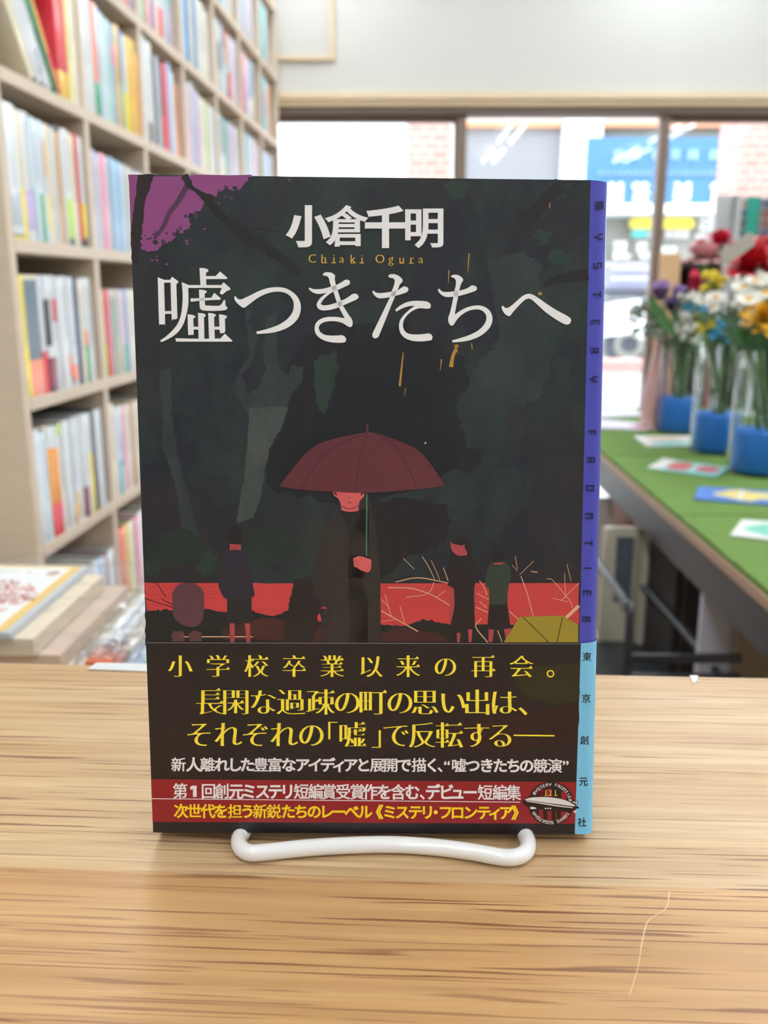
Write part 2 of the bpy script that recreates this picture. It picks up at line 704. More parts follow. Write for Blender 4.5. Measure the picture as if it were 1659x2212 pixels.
    # pale trunks
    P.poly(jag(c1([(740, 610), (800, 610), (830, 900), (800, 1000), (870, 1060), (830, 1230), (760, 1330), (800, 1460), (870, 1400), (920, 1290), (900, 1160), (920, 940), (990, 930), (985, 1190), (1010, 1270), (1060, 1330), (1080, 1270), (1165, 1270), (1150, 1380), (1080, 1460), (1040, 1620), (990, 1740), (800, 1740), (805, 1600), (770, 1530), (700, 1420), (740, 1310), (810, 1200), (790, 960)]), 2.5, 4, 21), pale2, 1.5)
    P.poly(jag(c3([(820, 0), (1090, 0), (1050, 120), (960, 290), (930, 450), (900, 640), (850, 760), (740, 800), (760, 640), (800, 400), (815, 200)]), 2.5, 4, 22), pale, 2)
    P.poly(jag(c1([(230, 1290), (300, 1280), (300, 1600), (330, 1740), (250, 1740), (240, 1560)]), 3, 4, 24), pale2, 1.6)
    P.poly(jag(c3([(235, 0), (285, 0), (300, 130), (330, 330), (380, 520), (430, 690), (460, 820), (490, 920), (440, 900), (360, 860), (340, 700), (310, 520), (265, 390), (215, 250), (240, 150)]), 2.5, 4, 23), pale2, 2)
    P.poly(jag(c1([(1225, 1240), (1380, 1160), (1390, 1300), (1350, 1420), (1300, 1600), (1240, 1500)]), 4, 5, 31), moss, 1.2)
    P.poly(jag(c1([(1160, 1120), (1215, 1130), (1222, 1400), (1230, 1700), (1165, 1700), (1170, 1400)]), 2, 5, 33), bark2, 2.2)
    P.poly(jag(c2([(820, 560), (1060, 520), (1180, 620), (1160, 760), (1250, 1000), (1240, 1300), (1150, 1500), (900, 1560), (680, 1480), (760, 1250), (900, 1100)]), 10, 6, 36), pale2, 1)  # mottled print patch, its paleness standing in for the cover's grey sheen
    for (x, y, s, sd) in ((1270, 120, 90, 1), (1180, 420, 70, 2), (1290, 560, 80, 3), (1250, 1110, 70, 4), (1310, 1250, 70, 5), (620, 110, 90, 6)):
        P.poly(jag(c2([(x - s, y), (x - s * .3, y - s * .7), (x + s, y - s * .3), (x + s * .7, y + s * .6), (x - s * .2, y + s * .8)]), 5, 5, sd), moss, 1.2)
    # bushes
    for (x, y, sx, sy, sd, m) in ((950, 950, 220, 110, 41, leafm), (330, 960, 220, 120, 42, leafm), (540, 1070, 80, 90, 43, moss), (160, 1090, 60, 70, 44, moss), (560, 1500, 200, 130, 45, shade), (300, 1500, 170, 110, 46, shade)):
        P.poly(jag(c3([(x - sx, y + sy * .3), (x - sx * .5, y - sy * .8), (x + sx * .3, y - sy), (x + sx, y), (x + sx * .6, y + sy), (x - sx * .5, y + sy)]), 5, 6, sd), m, 2.5)
    # red water
    P.poly(jag(c3([(100, 1207), (600, 1210), (1130, 1212), (1110, 1300), (1090, 1400), (1000, 1440), (860, 1410), (650, 1410), (500, 1400), (260, 1400), (120, 1400)]), 1.4, 6, 51), red, 4)
    P.poly(jag(c4([(126, 1168), (1446, 1166), (1444, 1450), (1100, 1450), (850, 1440), (590, 1440), (420, 1410), (280, 1450), (130, 1440)]), 1.2, 6, 52), red, 4)
    P.poly(jag(c3([(105, 1410), (260, 1390), (330, 1440), (560, 1390), (680, 1440), (860, 1400), (930, 1470), (1090, 1400), (1100, 1600), (1330, 1610), (1330, 1640), (110, 1640)]), 3, 7, 53), shade, 5)
    P.poly(jag(c3([(640, 1530), (900, 1450), (1080, 1460), (1060, 1600), (640, 1600)]), 3, 6, 55), shade_r, 5.5)
    P.poly(jag(c4([(130, 1440), (300, 1470), (420, 1405), (590, 1440), (850, 1440), (1000, 1440), (1000, 1558), (130, 1558)]), 3, 7, 54), shade, 5)
    P.poly(jag(c4([(135, 1500), (260, 1455), (420, 1490), (520, 1500), (600, 1558), (135, 1558)]), 3, 6, 56), shade_r, 5.5)
    for a, b in (((100, 1315), (320, 1385)), ((190, 1210), (250, 1310)), ((220, 1320), (320, 1370)), ((880, 1435), (1010, 1448))):
        P.line(c3([a, b]), 1.6, bark2, 5)
    for a in (1240, 1290, 1320, 1360):
        P.line(c3([(120, a), (600, a - 6)]), 1.5, red2, 4.5)
        P.line(c4([(150, a + 5), (580, a)]), 1.5, red2, 4.5)
    for x in (330, 450):
        P.poly(jag(c3([(x - 40, 1560), (x - 20, 1540), (x + 40, 1545), (x + 50, 1610), (x - 40, 1610)]), 2, 3, x), stone, 6)
    P.line(c3([(360, 1580), (850, 1580)]), 2.2, straw, 6)
    P.poly(c3([(350, 1215), (430, 1210), (490, 1240), (515, 1300), (500, 1470), (420, 1515), (310, 1455), (295, 1330), (300, 1270)]), stone, 7, 4, 60)
    # figure seen from behind at the left
    P.poly(c3([(665, 880), (690, 830), (730, 808), (775, 840), (780, 900), (765, 945), (690, 945)]), bark2, 7, 4)
    P.poly(c3([(690, 940), (768, 945), (768, 995), (690, 992)]), skind, 8)
    P.poly(c3([(690, 1488), (725, 1488), (722, 1618), (694, 1618)]), skind, 6)
    P.poly(c3([(795, 1488), (830, 1488), (832, 1618), (806, 1618)]), skind, 6)
    P.poly(c3([(672, 1310), (840, 1310), (845, 1482), (674, 1488)]), skirt, 8, 2, 40)
    P.poly(c3([(690, 985), (770, 985), (818, 1040), (838, 1150), (862, 1290), (835, 1312), (680, 1320), (640, 1290), (612, 1210), (632, 1090), (648, 1010)]), coatn, 9, 4, 60)
    # tree stem and man in a robe
    P.poly(jag(c3([(1135, 1190), (1300, 1150), (1330, 1640), (1050, 1640), (1090, 1460), (1110, 1300)]), 3, 6, 61), robed, 6)
    P.poly(c3([(1460, 712), (1370, 775), (1320, 850), (1295, 980), (1258, 1150), (1272, 1260), (1300, 1320), (1340, 1400), (1330, 1640), (1640, 1640), (1650, 700), (1590, 700)]), robe, 7, 3, 60)
    P.poly(c4([(0, 560), (60, 600), (105, 900), (128, 1160), (128, 1640), (-80, 1640), (-80, 700)]), robe, 7, 2, 40)
    P.poly(jag(c4([(60, 640), (240, 600), (560, 640), (600, 760), (560, 900), (330, 980), (128, 1160), (95, 800)]), 5, 6, 66), bark2, 2)
    P.poly(c3([(1450, 705), (1600, 705), (1520, 890)]), suit, 8)
    P.line(c3([(1450, 720), (1522, 900), (1522, 1640)]), 1.6, suit, 9)
    P.line(c3([(1590, 720), (1522, 900)]), 1.6, suit, 9)
    P.line(c3([(1370, 1130), (1365, 1640)]), 1.6, robed, 9)
    P.poly(c3([(1400, 580), (1612, 580), (1618, 610), (1590, 640), (1578, 680), (1580, 712), (1520, 720), (1460, 708), (1458, 680), (1440, 630), (1412, 610)]), skin, 9, 3, 60)
    P.line(c3([(1465, 680), (1515, 700), (1572, 682)]), 1.4, marline, 10)
    P.line(c3([(1500, 656), (1532, 656)]), 1.4, marline, 10)
    P.line(c3([(1506, 622), (1516, 624)]), 1.6, marline, 10)
    P.line(c3([(1412, 584), (1428, 604)]), 3, bark2, 10)
    P.line(c3([(1612, 584), (1594, 604)]), 3, bark2, 10)
    P.poly(c3([(1030, 545), (1110, 440), (1220, 310), (1330, 240), (1500, 195), (1640, 172), (1700, 178), (1800, 210), (1900, 250), (1975, 285), (2060, 370), (2175, 540), (2000, 562), (1630, 588), (1400, 580), (1200, 568)]), maroon, 11, 4, 40)
    P.line(c3([(1638, 112), (1640, 180)]), (3, 6), maroon, 11)
    for q in ([(1636, 178), (1480, 240), (1330, 340), (1180, 560)], [(1638, 178), (1600, 300), (1572, 430), (1560, 580)], [(1690, 178), (1800, 240), (1870, 330), (1990, 560)]):
        P.line(c3(q), 1.6, marline, 12)
    P.line(c4([(38, 572), (36, 985)]), 2.6, rod, 12)
    P.poly(c4([(-52, 1000), (-10, 985), (40, 1000), (68, 1010), (66, 1070), (46, 1096), (0, 1080), (-48, 1050)]), skin, 13, 3)
    for y in (1018, 1036, 1056):
        P.line(c4([(-50, y), (-20, y + 6)]), 1.2, skind, 14)
    P.line(c4([(26, 1096), (20, 1150), (-10, 1176), (-50, 1160), (-58, 1130)]), 3, marline, 12)
    # the man's lowered hand
    P.poly(c3([(1315, 1385), (1340, 1368), (1362, 1388)]), skind, 9)
    P.poly(c3([(1293, 1440), (1310, 1416), (1325, 1470), (1300, 1476)]), red, 9, 2)
    P.poly(c3([(1280, 1560), (1310, 1490), (1330, 1520), (1330, 1620), (1255, 1620)]), shade_r, 8)
    # pair of figures at the right
    P.poly(c4([(585, 1190), (620, 1200), (610, 1380), (585, 1440)]), skind, 6)
    P.poly(c4([(748, 1180), (765, 1180), (762, 1330), (750, 1320)]), skind, 6)
    P.poly(c4([(635, 1495), (660, 1495), (655, 1558), (637, 1558)]), skind, 6.5)
    P.poly(c4([(710, 1472), (738, 1472), (732, 1558), (714, 1558)]), skind, 6.5)
    P.poly(c4([(590, 980), (600, 900), (660, 850), (720, 880), (740, 980), (770, 1060), (785, 1150), (750, 1190), (756, 1470), (585, 1470), (618, 1330), (615, 1200), (575, 1180), (575, 1080)]), suit, 7, 3, 60)
    P.poly(c4([(592, 890), (612, 905), (650, 912), (668, 918), (686, 906), (690, 940), (706, 962), (700, 980), (650, 985), (610, 960), (596, 930)]), skind, 8, 2, 40)
    P.poly(c4([(846, 1470), (882, 1476), (870, 1558), (846, 1558)]), skind, 6)
    P.poly(c4([(948, 1470), (1000, 1465), (972, 1520), (960, 1545)]), skind, 6)
    P.poly(c4([(850, 1300), (970, 1300), (992, 1465), (836, 1468)]), suit, 7, 2, 40)
    P.poly(c4([(880, 1020), (950, 1020), (992, 1070), (992, 1140), (976, 1200), (970, 1305), (850, 1308), (848, 1195), (826, 1190), (836, 1080)]), greenc, 8, 3, 60)
    P.poly(c4([(882, 1030), (940, 1026), (944, 1040), (884, 1042)]), skind, 9)
    P.poly(c4([(868, 980), (890, 950), (930, 950), (958, 985), (942, 1026), (880, 1030)]), bark2, 8, 3)
    P.poly(c4([(1050, 1390), (1335, 1380), (1440, 1440), (1440, 1558), (945, 1558)]), yell, 9)
    P.line(c4([(1360, 1395), (1445, 1315)]), 7, straw, 8)
    P.line(c4([(1075, 1392), (1245, 1558)]), 1.6, robed, 10)
    P.line(c4([(1335, 1390), (1300, 1558)]), 1.6, robed, 10)
    # dry grass
    for q, w in (([(228, 1158), (380, 1130), (578, 1165)], 2), ([(405, 988), (450, 1060), (488, 1140)], 1.4), ([(465, 1015), (500, 1090), (522, 1145)], 1.2), ([(545, 1062), (578, 1150)], 1.6), ([(280, 1000), (352, 1072)], 1.2), ([(180, 1195), (330, 1200), (460, 1240), (588, 1312)], 2.2), ([(300, 1258), (440, 1236), (486, 1158)], 1.6), ([(500, 1258), (560, 1216)], 1.2), ([(160, 1240), (180, 1320), (200, 1380)], 1.6), ([(130, 1270), (190, 1330)], 1.4), ([(132, 1348), (260, 1420), (378, 1486)], 2.4), ([(258, 1320), (288, 1428)], 1.6), ([(134, 1420), (230, 1406)], 1.2),
                 ([(785, 1150), (815, 1190), (835, 1245)], 1.6), ([(765, 1232), (848, 1275)], 1.4), ([(785, 1285), (832, 1330)], 1.6), ([(762, 1325), (840, 1360)], 2), ([(798, 1400), (760, 1455), (840, 1558)], 2.2), ([(905, 1478), (936, 1558)], 1.8), ([(982, 1352), (1050, 1410)], 2), ([(1060, 1120), (1100, 1230), (1142, 1384)], 1.8), ([(1022, 985), (1036, 1070)], 1.2), ([(1000, 1045), (1038, 1085)], 1), ([(1052, 1110), (1145, 1018)], 1.2), ([(1128, 1088), (1172, 1094)], 2), ([(1230, 1138), (1262, 1140), (1300, 1180), (1390, 1290), (1400, 1330)], 1.4), ([(1270, 1265), (1375, 1290)], 1.2), ([(1325, 1282), (1445, 1165)], 1.4), ([(1350, 1100), (1355, 1270)], 1.2), ([(1365, 1040), (1392, 1150)], 1.2)):
        P.line(c4(q), w, straw, 9)
    for q, w in (([(630, 1130), (600, 1200), (586, 1275)], (5, 9)), ([(612, 1130), (625, 1180)], 4), ([(275, 1180), (264, 1280), (252, 1400)], (2, 5)), ([(290, 1415), (282, 1460)], (2, 1)), ([(524, 1225), (515, 1300)], (3, 1)), ([(704, 535), (695, 660)], (3, 1)), ([(573, 645), (568, 730)], (3, 1)), ([(720, 1120), (724, 1160)], 2), ([(1155, 800), (1178, 795)], 6), ([(1230, 205), (1228, 240)], 2)):
        P.line(c2(q), w, gold, 3)
    P.line([(917, 958), (921, 956)], 2.4, whitel, 9)

    # --- title, traced stroke by stroke
    def tt(o, s, loops):
        for lp in loops:
            P.poly([(o[0] + x / s, o[1] + y / s) for x, y in lp], whitel, 16, 5, 38)

    s1, o1 = 9.2167, (330, 570)
    for lp in ([(105, 270), (240, 325), (240, 380), (232, 390), (252, 1170), (240, 1200), (180, 1210), (140, 1195), (130, 1165)],
               [(235, 322), (350, 322), (390, 258), (515, 350), (510, 375), (475, 410), (498, 1080), (470, 1105), (410, 1105), (382, 1070), (360, 378), (235, 378)],
               [(240, 943), (390, 943), (390, 998), (240, 998)],
               [(582, 368), (722, 425), (722, 478), (712, 500), (716, 760), (690, 950), (620, 1190), (500, 1370), (330, 1490), (180, 1560), (150, 1530), (300, 1420), (470, 1240), (560, 1040), (595, 800), (600, 600)],
               [(715, 425), (1370, 425), (1415, 368), (1550, 490), (1548, 520), (1480, 545), (1390, 615), (1355, 605), (1340, 575), (1375, 482), (715, 482)],
               [(935, 85), (1040, 90), (1110, 120), (1112, 150), (1065, 185), (1072, 430), (955, 430)],
               [(1065, 248), (1260, 245), (1345, 155), (1490, 280), (1485, 305), (1065, 308)],
               [(925, 512), (1030, 525), (1080, 550), (1075, 575), (1038, 595), (1045, 800), (1060, 830), (1300, 838), (1370, 810), (1420, 720), (1448, 728), (1452, 830), (1490, 870), (1485, 900), (1420, 928), (1200, 940), (1010, 930), (955, 900), (938, 840)],
               [(752, 692), (930, 685), (1170, 675), (1230, 580), (1360, 690), (1350, 715), (930, 740), (765, 758)],
               [(698, 1005), (800, 1020), (855, 1045), (850, 1070), (812, 1090), (820, 1385), (800, 1415), (730, 1418), (710, 1390)],
               [(905, 978), (1010, 990), (1060, 1015), (1055, 1045), (1025, 1070), (1032, 1495), (918, 1495)],
               [(1108, 978), (1210, 990), (1262, 1015), (1258, 1040), (1225, 1068), (1240, 1495), (1125, 1495)],
               [(1322, 1005), (1425, 1020), (1482, 1045), (1478, 1075), (1440, 1098), (1448, 1350), (1420, 1380), (1360, 1380), (1338, 1350)],
               [(810, 1252), (925, 1252), (925, 1310), (810, 1310)],
               [(1225, 1252), (1345, 1252), (1345, 1312), (1225, 1312)],
               [(455, 1482), (900, 1492), (1350, 1488), (1440, 1390), (1590, 1530), (1580, 1550), (470, 1550)]):
        tt(o1, s1, [lp])
    tt((500, 600), 10.369, [[(90, 410), (145, 470), (220, 488), (400, 410), (600, 310), (800, 240), (1000, 215), (1200, 235), (1380, 330), (1500, 460), (1555, 620), (1545, 780), (1480, 930), (1340, 1070), (1150, 1170), (900, 1235), (580, 1262), (558, 1210), (800, 1150), (1050, 1060), (1250, 930), (1370, 770), (1398, 600), (1360, 470), (1270, 375), (1150, 325), (1000, 315), (820, 350), (620, 440), (450, 560), (310, 665), (250, 670), (140, 580), (75, 490), (70, 425)]])
    s3, o3 = 11.85, (660, 580)
    tt(o3, s3, [[(440, 160), (480, 115), (560, 98), (670, 115), (750, 170), (760, 210), (750, 270), (780, 430), (830, 580), (910, 830), (970, 970), (1100, 1180), (1180, 1290), (1208, 1400), (1190, 1480), (1150, 1505), (1090, 1485), (950, 1400), (820, 1362), (660, 1350), (480, 1375), (370, 1440), (340, 1520), (370, 1620), (470, 1690), (620, 1718), (800, 1718), (930, 1710), (1010, 1750), (1045, 1820), (1020, 1880), (960, 1898), (780, 1902), (560, 1870), (380, 1790), (270, 1680), (235, 1540), (270, 1400), (380, 1300), (540, 1250), (720, 1240), (900, 1258), (1005, 1280), (930, 1140), (855, 990), (800, 860), (720, 620), (640, 420), (600, 260), (560, 200), (470, 185)],
                [(110, 490), (190, 528), (320, 535), (480, 515), (660, 465), (800, 420), (930, 350), (1010, 300), (1080, 288), (1130, 320), (1142, 375), (1110, 420), (1000, 475), (820, 555), (690, 610), (560, 700), (450, 810), (385, 915), (480, 948), (640, 925), (810, 870), (1000, 790), (1130, 710), (1210, 655), (1290, 648), (1350, 690), (1360, 740), (1320, 790), (1180, 855), (960, 950), (760, 1030), (560, 1072), (420, 1072), (330, 1030), (285, 950), (300, 880), (380, 760), (540, 625), (400, 652), (280, 650), (170, 605), (95, 540), (85, 515)]])
    s4, o4 = 10.369, (790, 580)
    tt(o4, s4, [[(505, 165), (550, 135), (630, 130), (720, 160), (800, 220), (828, 270), (815, 310), (765, 365), (715, 490), (660, 620), (560, 860), (440, 1160), (330, 1430), (280, 1540), (215, 1572), (160, 1545), (148, 1490), (180, 1400), (330, 1090), (450, 840), (540, 650), (580, 520), (630, 390), (655, 270), (620, 225), (520, 205)],
                [(165, 495), (240, 545), (360, 552), (500, 535), (640, 510), (720, 490), (800, 430), (870, 402), (935, 425), (958, 475), (930, 525), (850, 560), (650, 620), (460, 660), (330, 672), (250, 650), (180, 585), (148, 525)],
                [(660, 925), (760, 840), (900, 765), (1050, 732), (1220, 728), (1370, 745), (1440, 785), (1458, 840), (1440, 890), (1380, 905), (1260, 895), (1150, 905), (1000, 985), (880, 1110), (835, 1230), (840, 1330), (890, 1420), (990, 1470), (1150, 1480), (1300, 1470), (1400, 1455), (1470, 1480), (1498, 1540), (1480, 1600), (1400, 1620), (1220, 1635), (1040, 1620), (880, 1560), (780, 1450), (745, 1320), (760, 1190), (830, 1070), (960, 940), (1100, 835), (960, 850), (820, 895), (685, 970)]])
    s5, o5 = 11.06, (935, 580)
    tt(o5, s5, [[(430, 185), (470, 160), (550, 152), (640, 180), (710, 240), (722, 290), (690, 340), (660, 410), (630, 530), (600, 690), (560, 880), (520, 1105), (660, 1010), (820, 930), (1000, 890), (1160, 895), (1300, 960), (1390, 1070), (1422, 1210), (1390, 1350), (1290, 1490), (1120, 1620), (900, 1710), (700, 1750), (470, 1768), (455, 1720), (700, 1650), (920, 1570), (1110, 1460), (1240, 1310), (1278, 1170), (1240, 1070), (1150, 1000), (1030, 980), (880, 1005), (730, 1080), (600, 1190), (520, 1310), (480, 1365), (420, 1365), (375, 1290), (365, 1190), (410, 1050), (460, 830), (510, 560), (545, 400), (550, 290), (510, 235), (440, 210)],
                [(145, 485), (230, 555), (350, 565), (500, 550), (680, 520), (830, 470), (910, 415), (980, 412), (1045, 445), (1050, 495), (1020, 535), (900, 580), (640, 655), (440, 682), (300, 680), (200, 630), (130, 550), (118, 510)]])
    tt((1070, 600), 9.2167, [[(145, 555), (190, 600), (240, 602), (320, 555), (440, 450), (540, 365), (640, 325), (730, 335), (830, 390), (1000, 510), (1200, 640), (1400, 745), (1490, 810), (1505, 860), (1480, 915), (1420, 935), (1340, 910), (1200, 830), (1000, 690), (840, 545), (720, 440), (660, 415), (590, 440), (500, 520), (380, 650), (290, 760), (250, 765), (180, 715), (130, 630), (122, 580)]])
    # author line, latin line, spine lettering
    for ch, x, y in (('小', 666, 490.5), ('倉', 749, 490), ('千', 833, 492), ('明', 916, 493)):
        P.char(ch, x, y, 91, 93, whitel, 16, .045, .036)
    for ch, x in zip('ChiakiOgura', (675, 700.7, 721.8, 740, 763, 782.5, 820, 846.5, 869, 889.5, 910.6)):
        y = 567.8 + (x - 675) * .005
        wid = {'C': .72, 'O': .76, 'i': .25, 'r': .39, 'a': .56, 'u': .6, 'h': .6, 'k': .55, 'g': .6}[ch]
        P.char(ch, x + 13 * (1 - wid), y, 26, 26.5, goldl, 16, .0, -.016, base=0.)
        if ch in 'hikur':
            P.line([(x - 6, y), (x + (6 if ch in 'hk' else 4), y)], 1.6, goldl, 16)
    for ch, x, y in (('M', 1294, 444), ('Y', 1292.5, 512), ('S', 1290.5, 574), ('T', 1288.5, 636), ('E', 1286, 697), ('R', 1284, 758), ('Y', 1281.5, 819), ('F', 1278, 935), ('R', 1276, 994), ('O', 1274, 1054), ('N', 1272, 1114), ('T', 1270.5, 1172), ('I', 1268.5, 1227), ('E', 1267.5, 1281), ('R', 1266, 1337.6)):
        square_letter(P, ch, x, y, 17 if ch == 'M' else 13, 18, inkd, 16, math.pi / 2)
    P.done('jacket', bk)

    # --- paper band
    B = Print([BANDK, SKYB])
    shell(((277.7, 377), (331.5, 1797)), ((1286.5, 389), (1241, 1801)), ((1318, 391.5), (1283, 1801)), (1386.5, 1389, 1385.5), (1797, 1800.5, 1801), 18, BANDK, SKYB, 0, B)
    yl = ink('yellow_letter', (252, 230, 66), .0, coat=.2)
    yl2 = ink('gold_yellow_letter', (254, 216, 34), .0, coat=.2)
    wl = ink('band_white', (244, 240, 242), .0, coat=.2)
    bred = ink('band_red', (148, 26, 34), .06, 200)
    ghost = ink('band_olive', (44, 42, 20), .2, 100)
    ghostr = ink('band_wine', (48, 20, 22), .3, 60)
    blk = ink('band_black', (20, 18, 24), .1)
    zep = ink('airship_white', (232, 228, 228), .0)
    B.poly(jag(Z(3.0722, 780, 1380, [(1010, 180), (1450, 160), (1445, 410), (1290, 430), (1100, 380), (1020, 300)]), 2, 4, 71), ghost, 19)
    B.poly(jag(Z(3.0722, 780, 1380, [(600, 560), (1440, 430), (1435, 700), (700, 740)]), 4, 6, 72), ghostr, 18.6)
    B.poly([(327, 1682), (1243.5, 1688), (1241.8, 1778), (330.5, 1774)], bred, 19)
    B.line([(317, 1387.6), (1252, 1390)], 1.6, ink('paper_edge', (120, 116, 118), 0), 19)
    B.line([(329, 1723.8), (1123, 1731.3)], 1.6, wl, 21)
    B.row('小学校卒業以来の再会', (390, 471.5, 554.5, 635.5, 717.5, 800.5, 881.5, 962, 1043.5, 1125.5), 1438.5, 1439.5, 54, 53, yl, 22, .019, -.022)
    B.char('。', 1205, 1440, 54, 53, yl, 22, .0, .0)
    B.row('長閑な過疎の町の思い出は', (453.7, 510, 569, 629, 693, 750.6, 805, 864, 918, 977.6, 1030.6, 1087.6), 1516, 1517, 63, 62, yl, 22, .019, -.022)
    B.char('、', 1148, 1518, 62, 62, yl, 22, .01, .0)
    B.row('それぞれの', (431, 493, 553, 613.5, 673), 1586, 1586.6, 62, 62, yl, 22, .019, -.017)
    B.row('嘘で反転する', (761, 855.5, 912, 970, 1029, 1081), 1587, 1588, 62, 62, yl, 22, .019, -.022)
    B.row('「」', (700, 832), 1587, 1587.4, 62, 62, yl, 22, .0, -.02)
    B.line([(1109, 1587), (1197, 1588)], 3, yl, 22)
    B.row('新人離れした豊富なアイディアと展開で描く', (386.5, 419, 449, 480, 508, 535, 564, 594, 624, 653.5, 681, 708, 733, 757.5, 785, 815, 844, 873, 905, 933.6), 1650.6, 1652, 33, 32, wl, 22, .034, .03)
    B.char('、', 960, 1652.5, 32, 32, wl, 22, .02, .02)
    for ch, x in (('“', 966), ('”', 1222)):
        B.char(ch, x + 9, 1653.5, 34, 32, wl, 22, .02, .02)
    B.row('嘘つきたちの競演', (991, 1021, 1051, 1080, 1109, 1137, 1167, 1198), 1652.4, 1653.6, 33, 32, wl, 22, .034, .03)
    B.poly([(416, 1695.5), (425.5, 1695.5), (425.5, 1720), (417.5, 1720), (417.5, 1703), (411.5, 1704.5), (411.5, 1698.5)], wl, 22)
    B.row('第', (390,), 1707.6, 1708, 33, 35, wl, 22, .034, .03)
    B.row('回創元ミステリ短編賞受賞作を含む', (451, 480, 511, 538.7, 567.6, 595, 621.6, 651, 682, 711, 741.5, 772, 800, 830, 860, 890.7), 1708, 1710, 33, 35, wl, 22, .034, .03)
    B.char('、', 922, 1710.5, 33, 35, wl, 22, .02, .02)
    B.row('デビュー短編集', (934.6, 964, 988, 1015, 1047.6, 1079.5, 1108.8), 1710, 1711.4, 33, 35, wl, 22, .034, .03)
    B.row('次世代を担う新鋭たちのレーベル', (392, 421, 450, 478, 508, 535, 562, 592, 623, 651, 679, 706, 732.5, 760, 789), 1750.8, 1752.6, 32, 32, yl2, 22, .034, .03)
    B.row('《ミステリ・フロンティア》', (812, 842, 869, 897, 923, 941, 962, 988, 1016, 1045, 1069, 1092.5, 1120), 1752.8, 1754.6, 32, 32, yl2, 22, .034, .03)
    for ch, x, y in (('東', 1267, 1418), ('京', 1265.5, 1508), ('創', 1262, 1598), ('元', 1259.5, 1687), ('社', 1256.5, 1775)):
        B.char(ch, x, y, 20, 20.5, blk, 21, .02, .02)
    # round airship emblem
    ex, ey = 1189.5, 1734.0
    ring = ink('emblem_dark', (34, 18, 20), .05)
    B.poly([(ex + 49 * math.cos(a * math.pi / 24), ey + 47 * math.sin(a * math.pi / 24)) for a in range(48)], ring, 23)
    c8 = lambda p: Z(6.9125, 1080, 1640, p)
    for x0, x1, ya, yb in ((580, 640, 440, 880), (700, 765, 760, 900), (825, 840, 770, 900), (910, 990, 470, 600), (905, 1000, 770, 880), (580, 630, 470, 550), (690, 765, 430, 560)):
        B.poly(c8([(x0, ya), (x1, ya), (x1, yb), (x0, yb)]), bred, 24)
    B.poly(c8([(335, 610), (345, 580), (450, 553), (660, 545), (860, 565), (1000, 605), (1100, 660), (1185, 712), (1150, 725), (1110, 735), (1000, 752), (860, 765), (660, 745), (480, 720), (400, 695), (345, 650)]), ring, 25, 3)
    B.poly(c8([(352, 595), (450, 562), (660, 552), (860, 572), (1000, 612), (1120, 680), (1090, 690), (900, 665), (700, 640), (500, 612)]), zep, 26, 3)
    B.poly(c8([(390, 605), (600, 635), (850, 675), (1080, 705), (1080, 718), (850, 692), (600, 652), (390, 618)]), zep, 26, 2)
    B.poly(c8([(445, 700), (500, 700), (545, 720), (500, 733), (450, 730)]), zep, 26, 3)
    for x in (668, 705, 740):
        B.poly(c8([(x, 712), (x + 20, 714), (x + 20, 734), (x, 732)]), zep, 26)
    B.poly(c8([(1060, 625), (1110, 608), (1155, 612), (1155, 660), (1130, 672)]), ring, 25)
    B.poly(c8([(1072, 628), (1108, 616), (1106, 650)]), zep, 26)
    B.poly(c8([(1118, 618), (1145, 620), (1143, 662), (1120, 652)]), zep, 26)
    B.poly(c8([(1085, 700), (1140, 690), (1142, 722), (1090, 716)]), ring, 27)
    B.poly(c8([(1090, 760), (1132, 752), (1130, 790), (1095, 782)]), zep, 26, 2)
    for ch, x in zip('121', (686, 755, 830)):
        a, b = c8([(x, 530)])[0]
        B.char(ch, a + 3.2, b, 17, 17.5, ink('emblem_gold', (240, 200, 80), 0), 26, .0, -.012, base=0.)
        if ch == '1':
            B.line([(a - 3, b), (a + 3, b)], 1.4, ink('emblem_gold', (240, 200, 80), 0), 26)
    top, bot = 'MYSTERY FRONTIER', 'TOKYO SOGENSHA'
    for i, ch in enumerate(top):
        if ch != ' ':
            a = R_(-148 + i * (138 / 15))
            square_letter(B, ch, ex + 42 * math.cos(a), ey + 41 * math.sin(a), 5.4, 6.6, zep, 26, a + math.pi / 2)
    for i, ch in enumerate(bot):
        if ch != ' ':
            a = R_(32 + i * (118 / 13))
            square_letter(B, ch, ex + 42 * math.cos(a), ey + 41 * math.sin(a), 5.4, 6.6, zep, 26, a + math.pi / 2)
    band = B.done('paper_band', bk)
    band['label'] = 'black and red paper band with yellow and white lettering'

    # --- page block between the boards
    bm = bmesh.new()
    q = [cov(281, 381), cov(1309, 395), cov(334, 1794), cov(1276, 1797)]
    fr = [p - BK_N * .0012 for p in q]
    bk2 = [p - BK_N * (TH - .0012) for p in q]
    vs = [bm.verts.new(p) for p in fr + bk2]
    for f in ((0, 2, 3, 1), (4, 5, 7, 6), (0, 1, 5, 4), (2, 6, 7, 3), (0, 4, 6, 2), (1, 3, 7, 5)):
        bm.faces.new([vs[i] for i in f])
    obj('page_block', bm, PAPER, bk)
    return bk


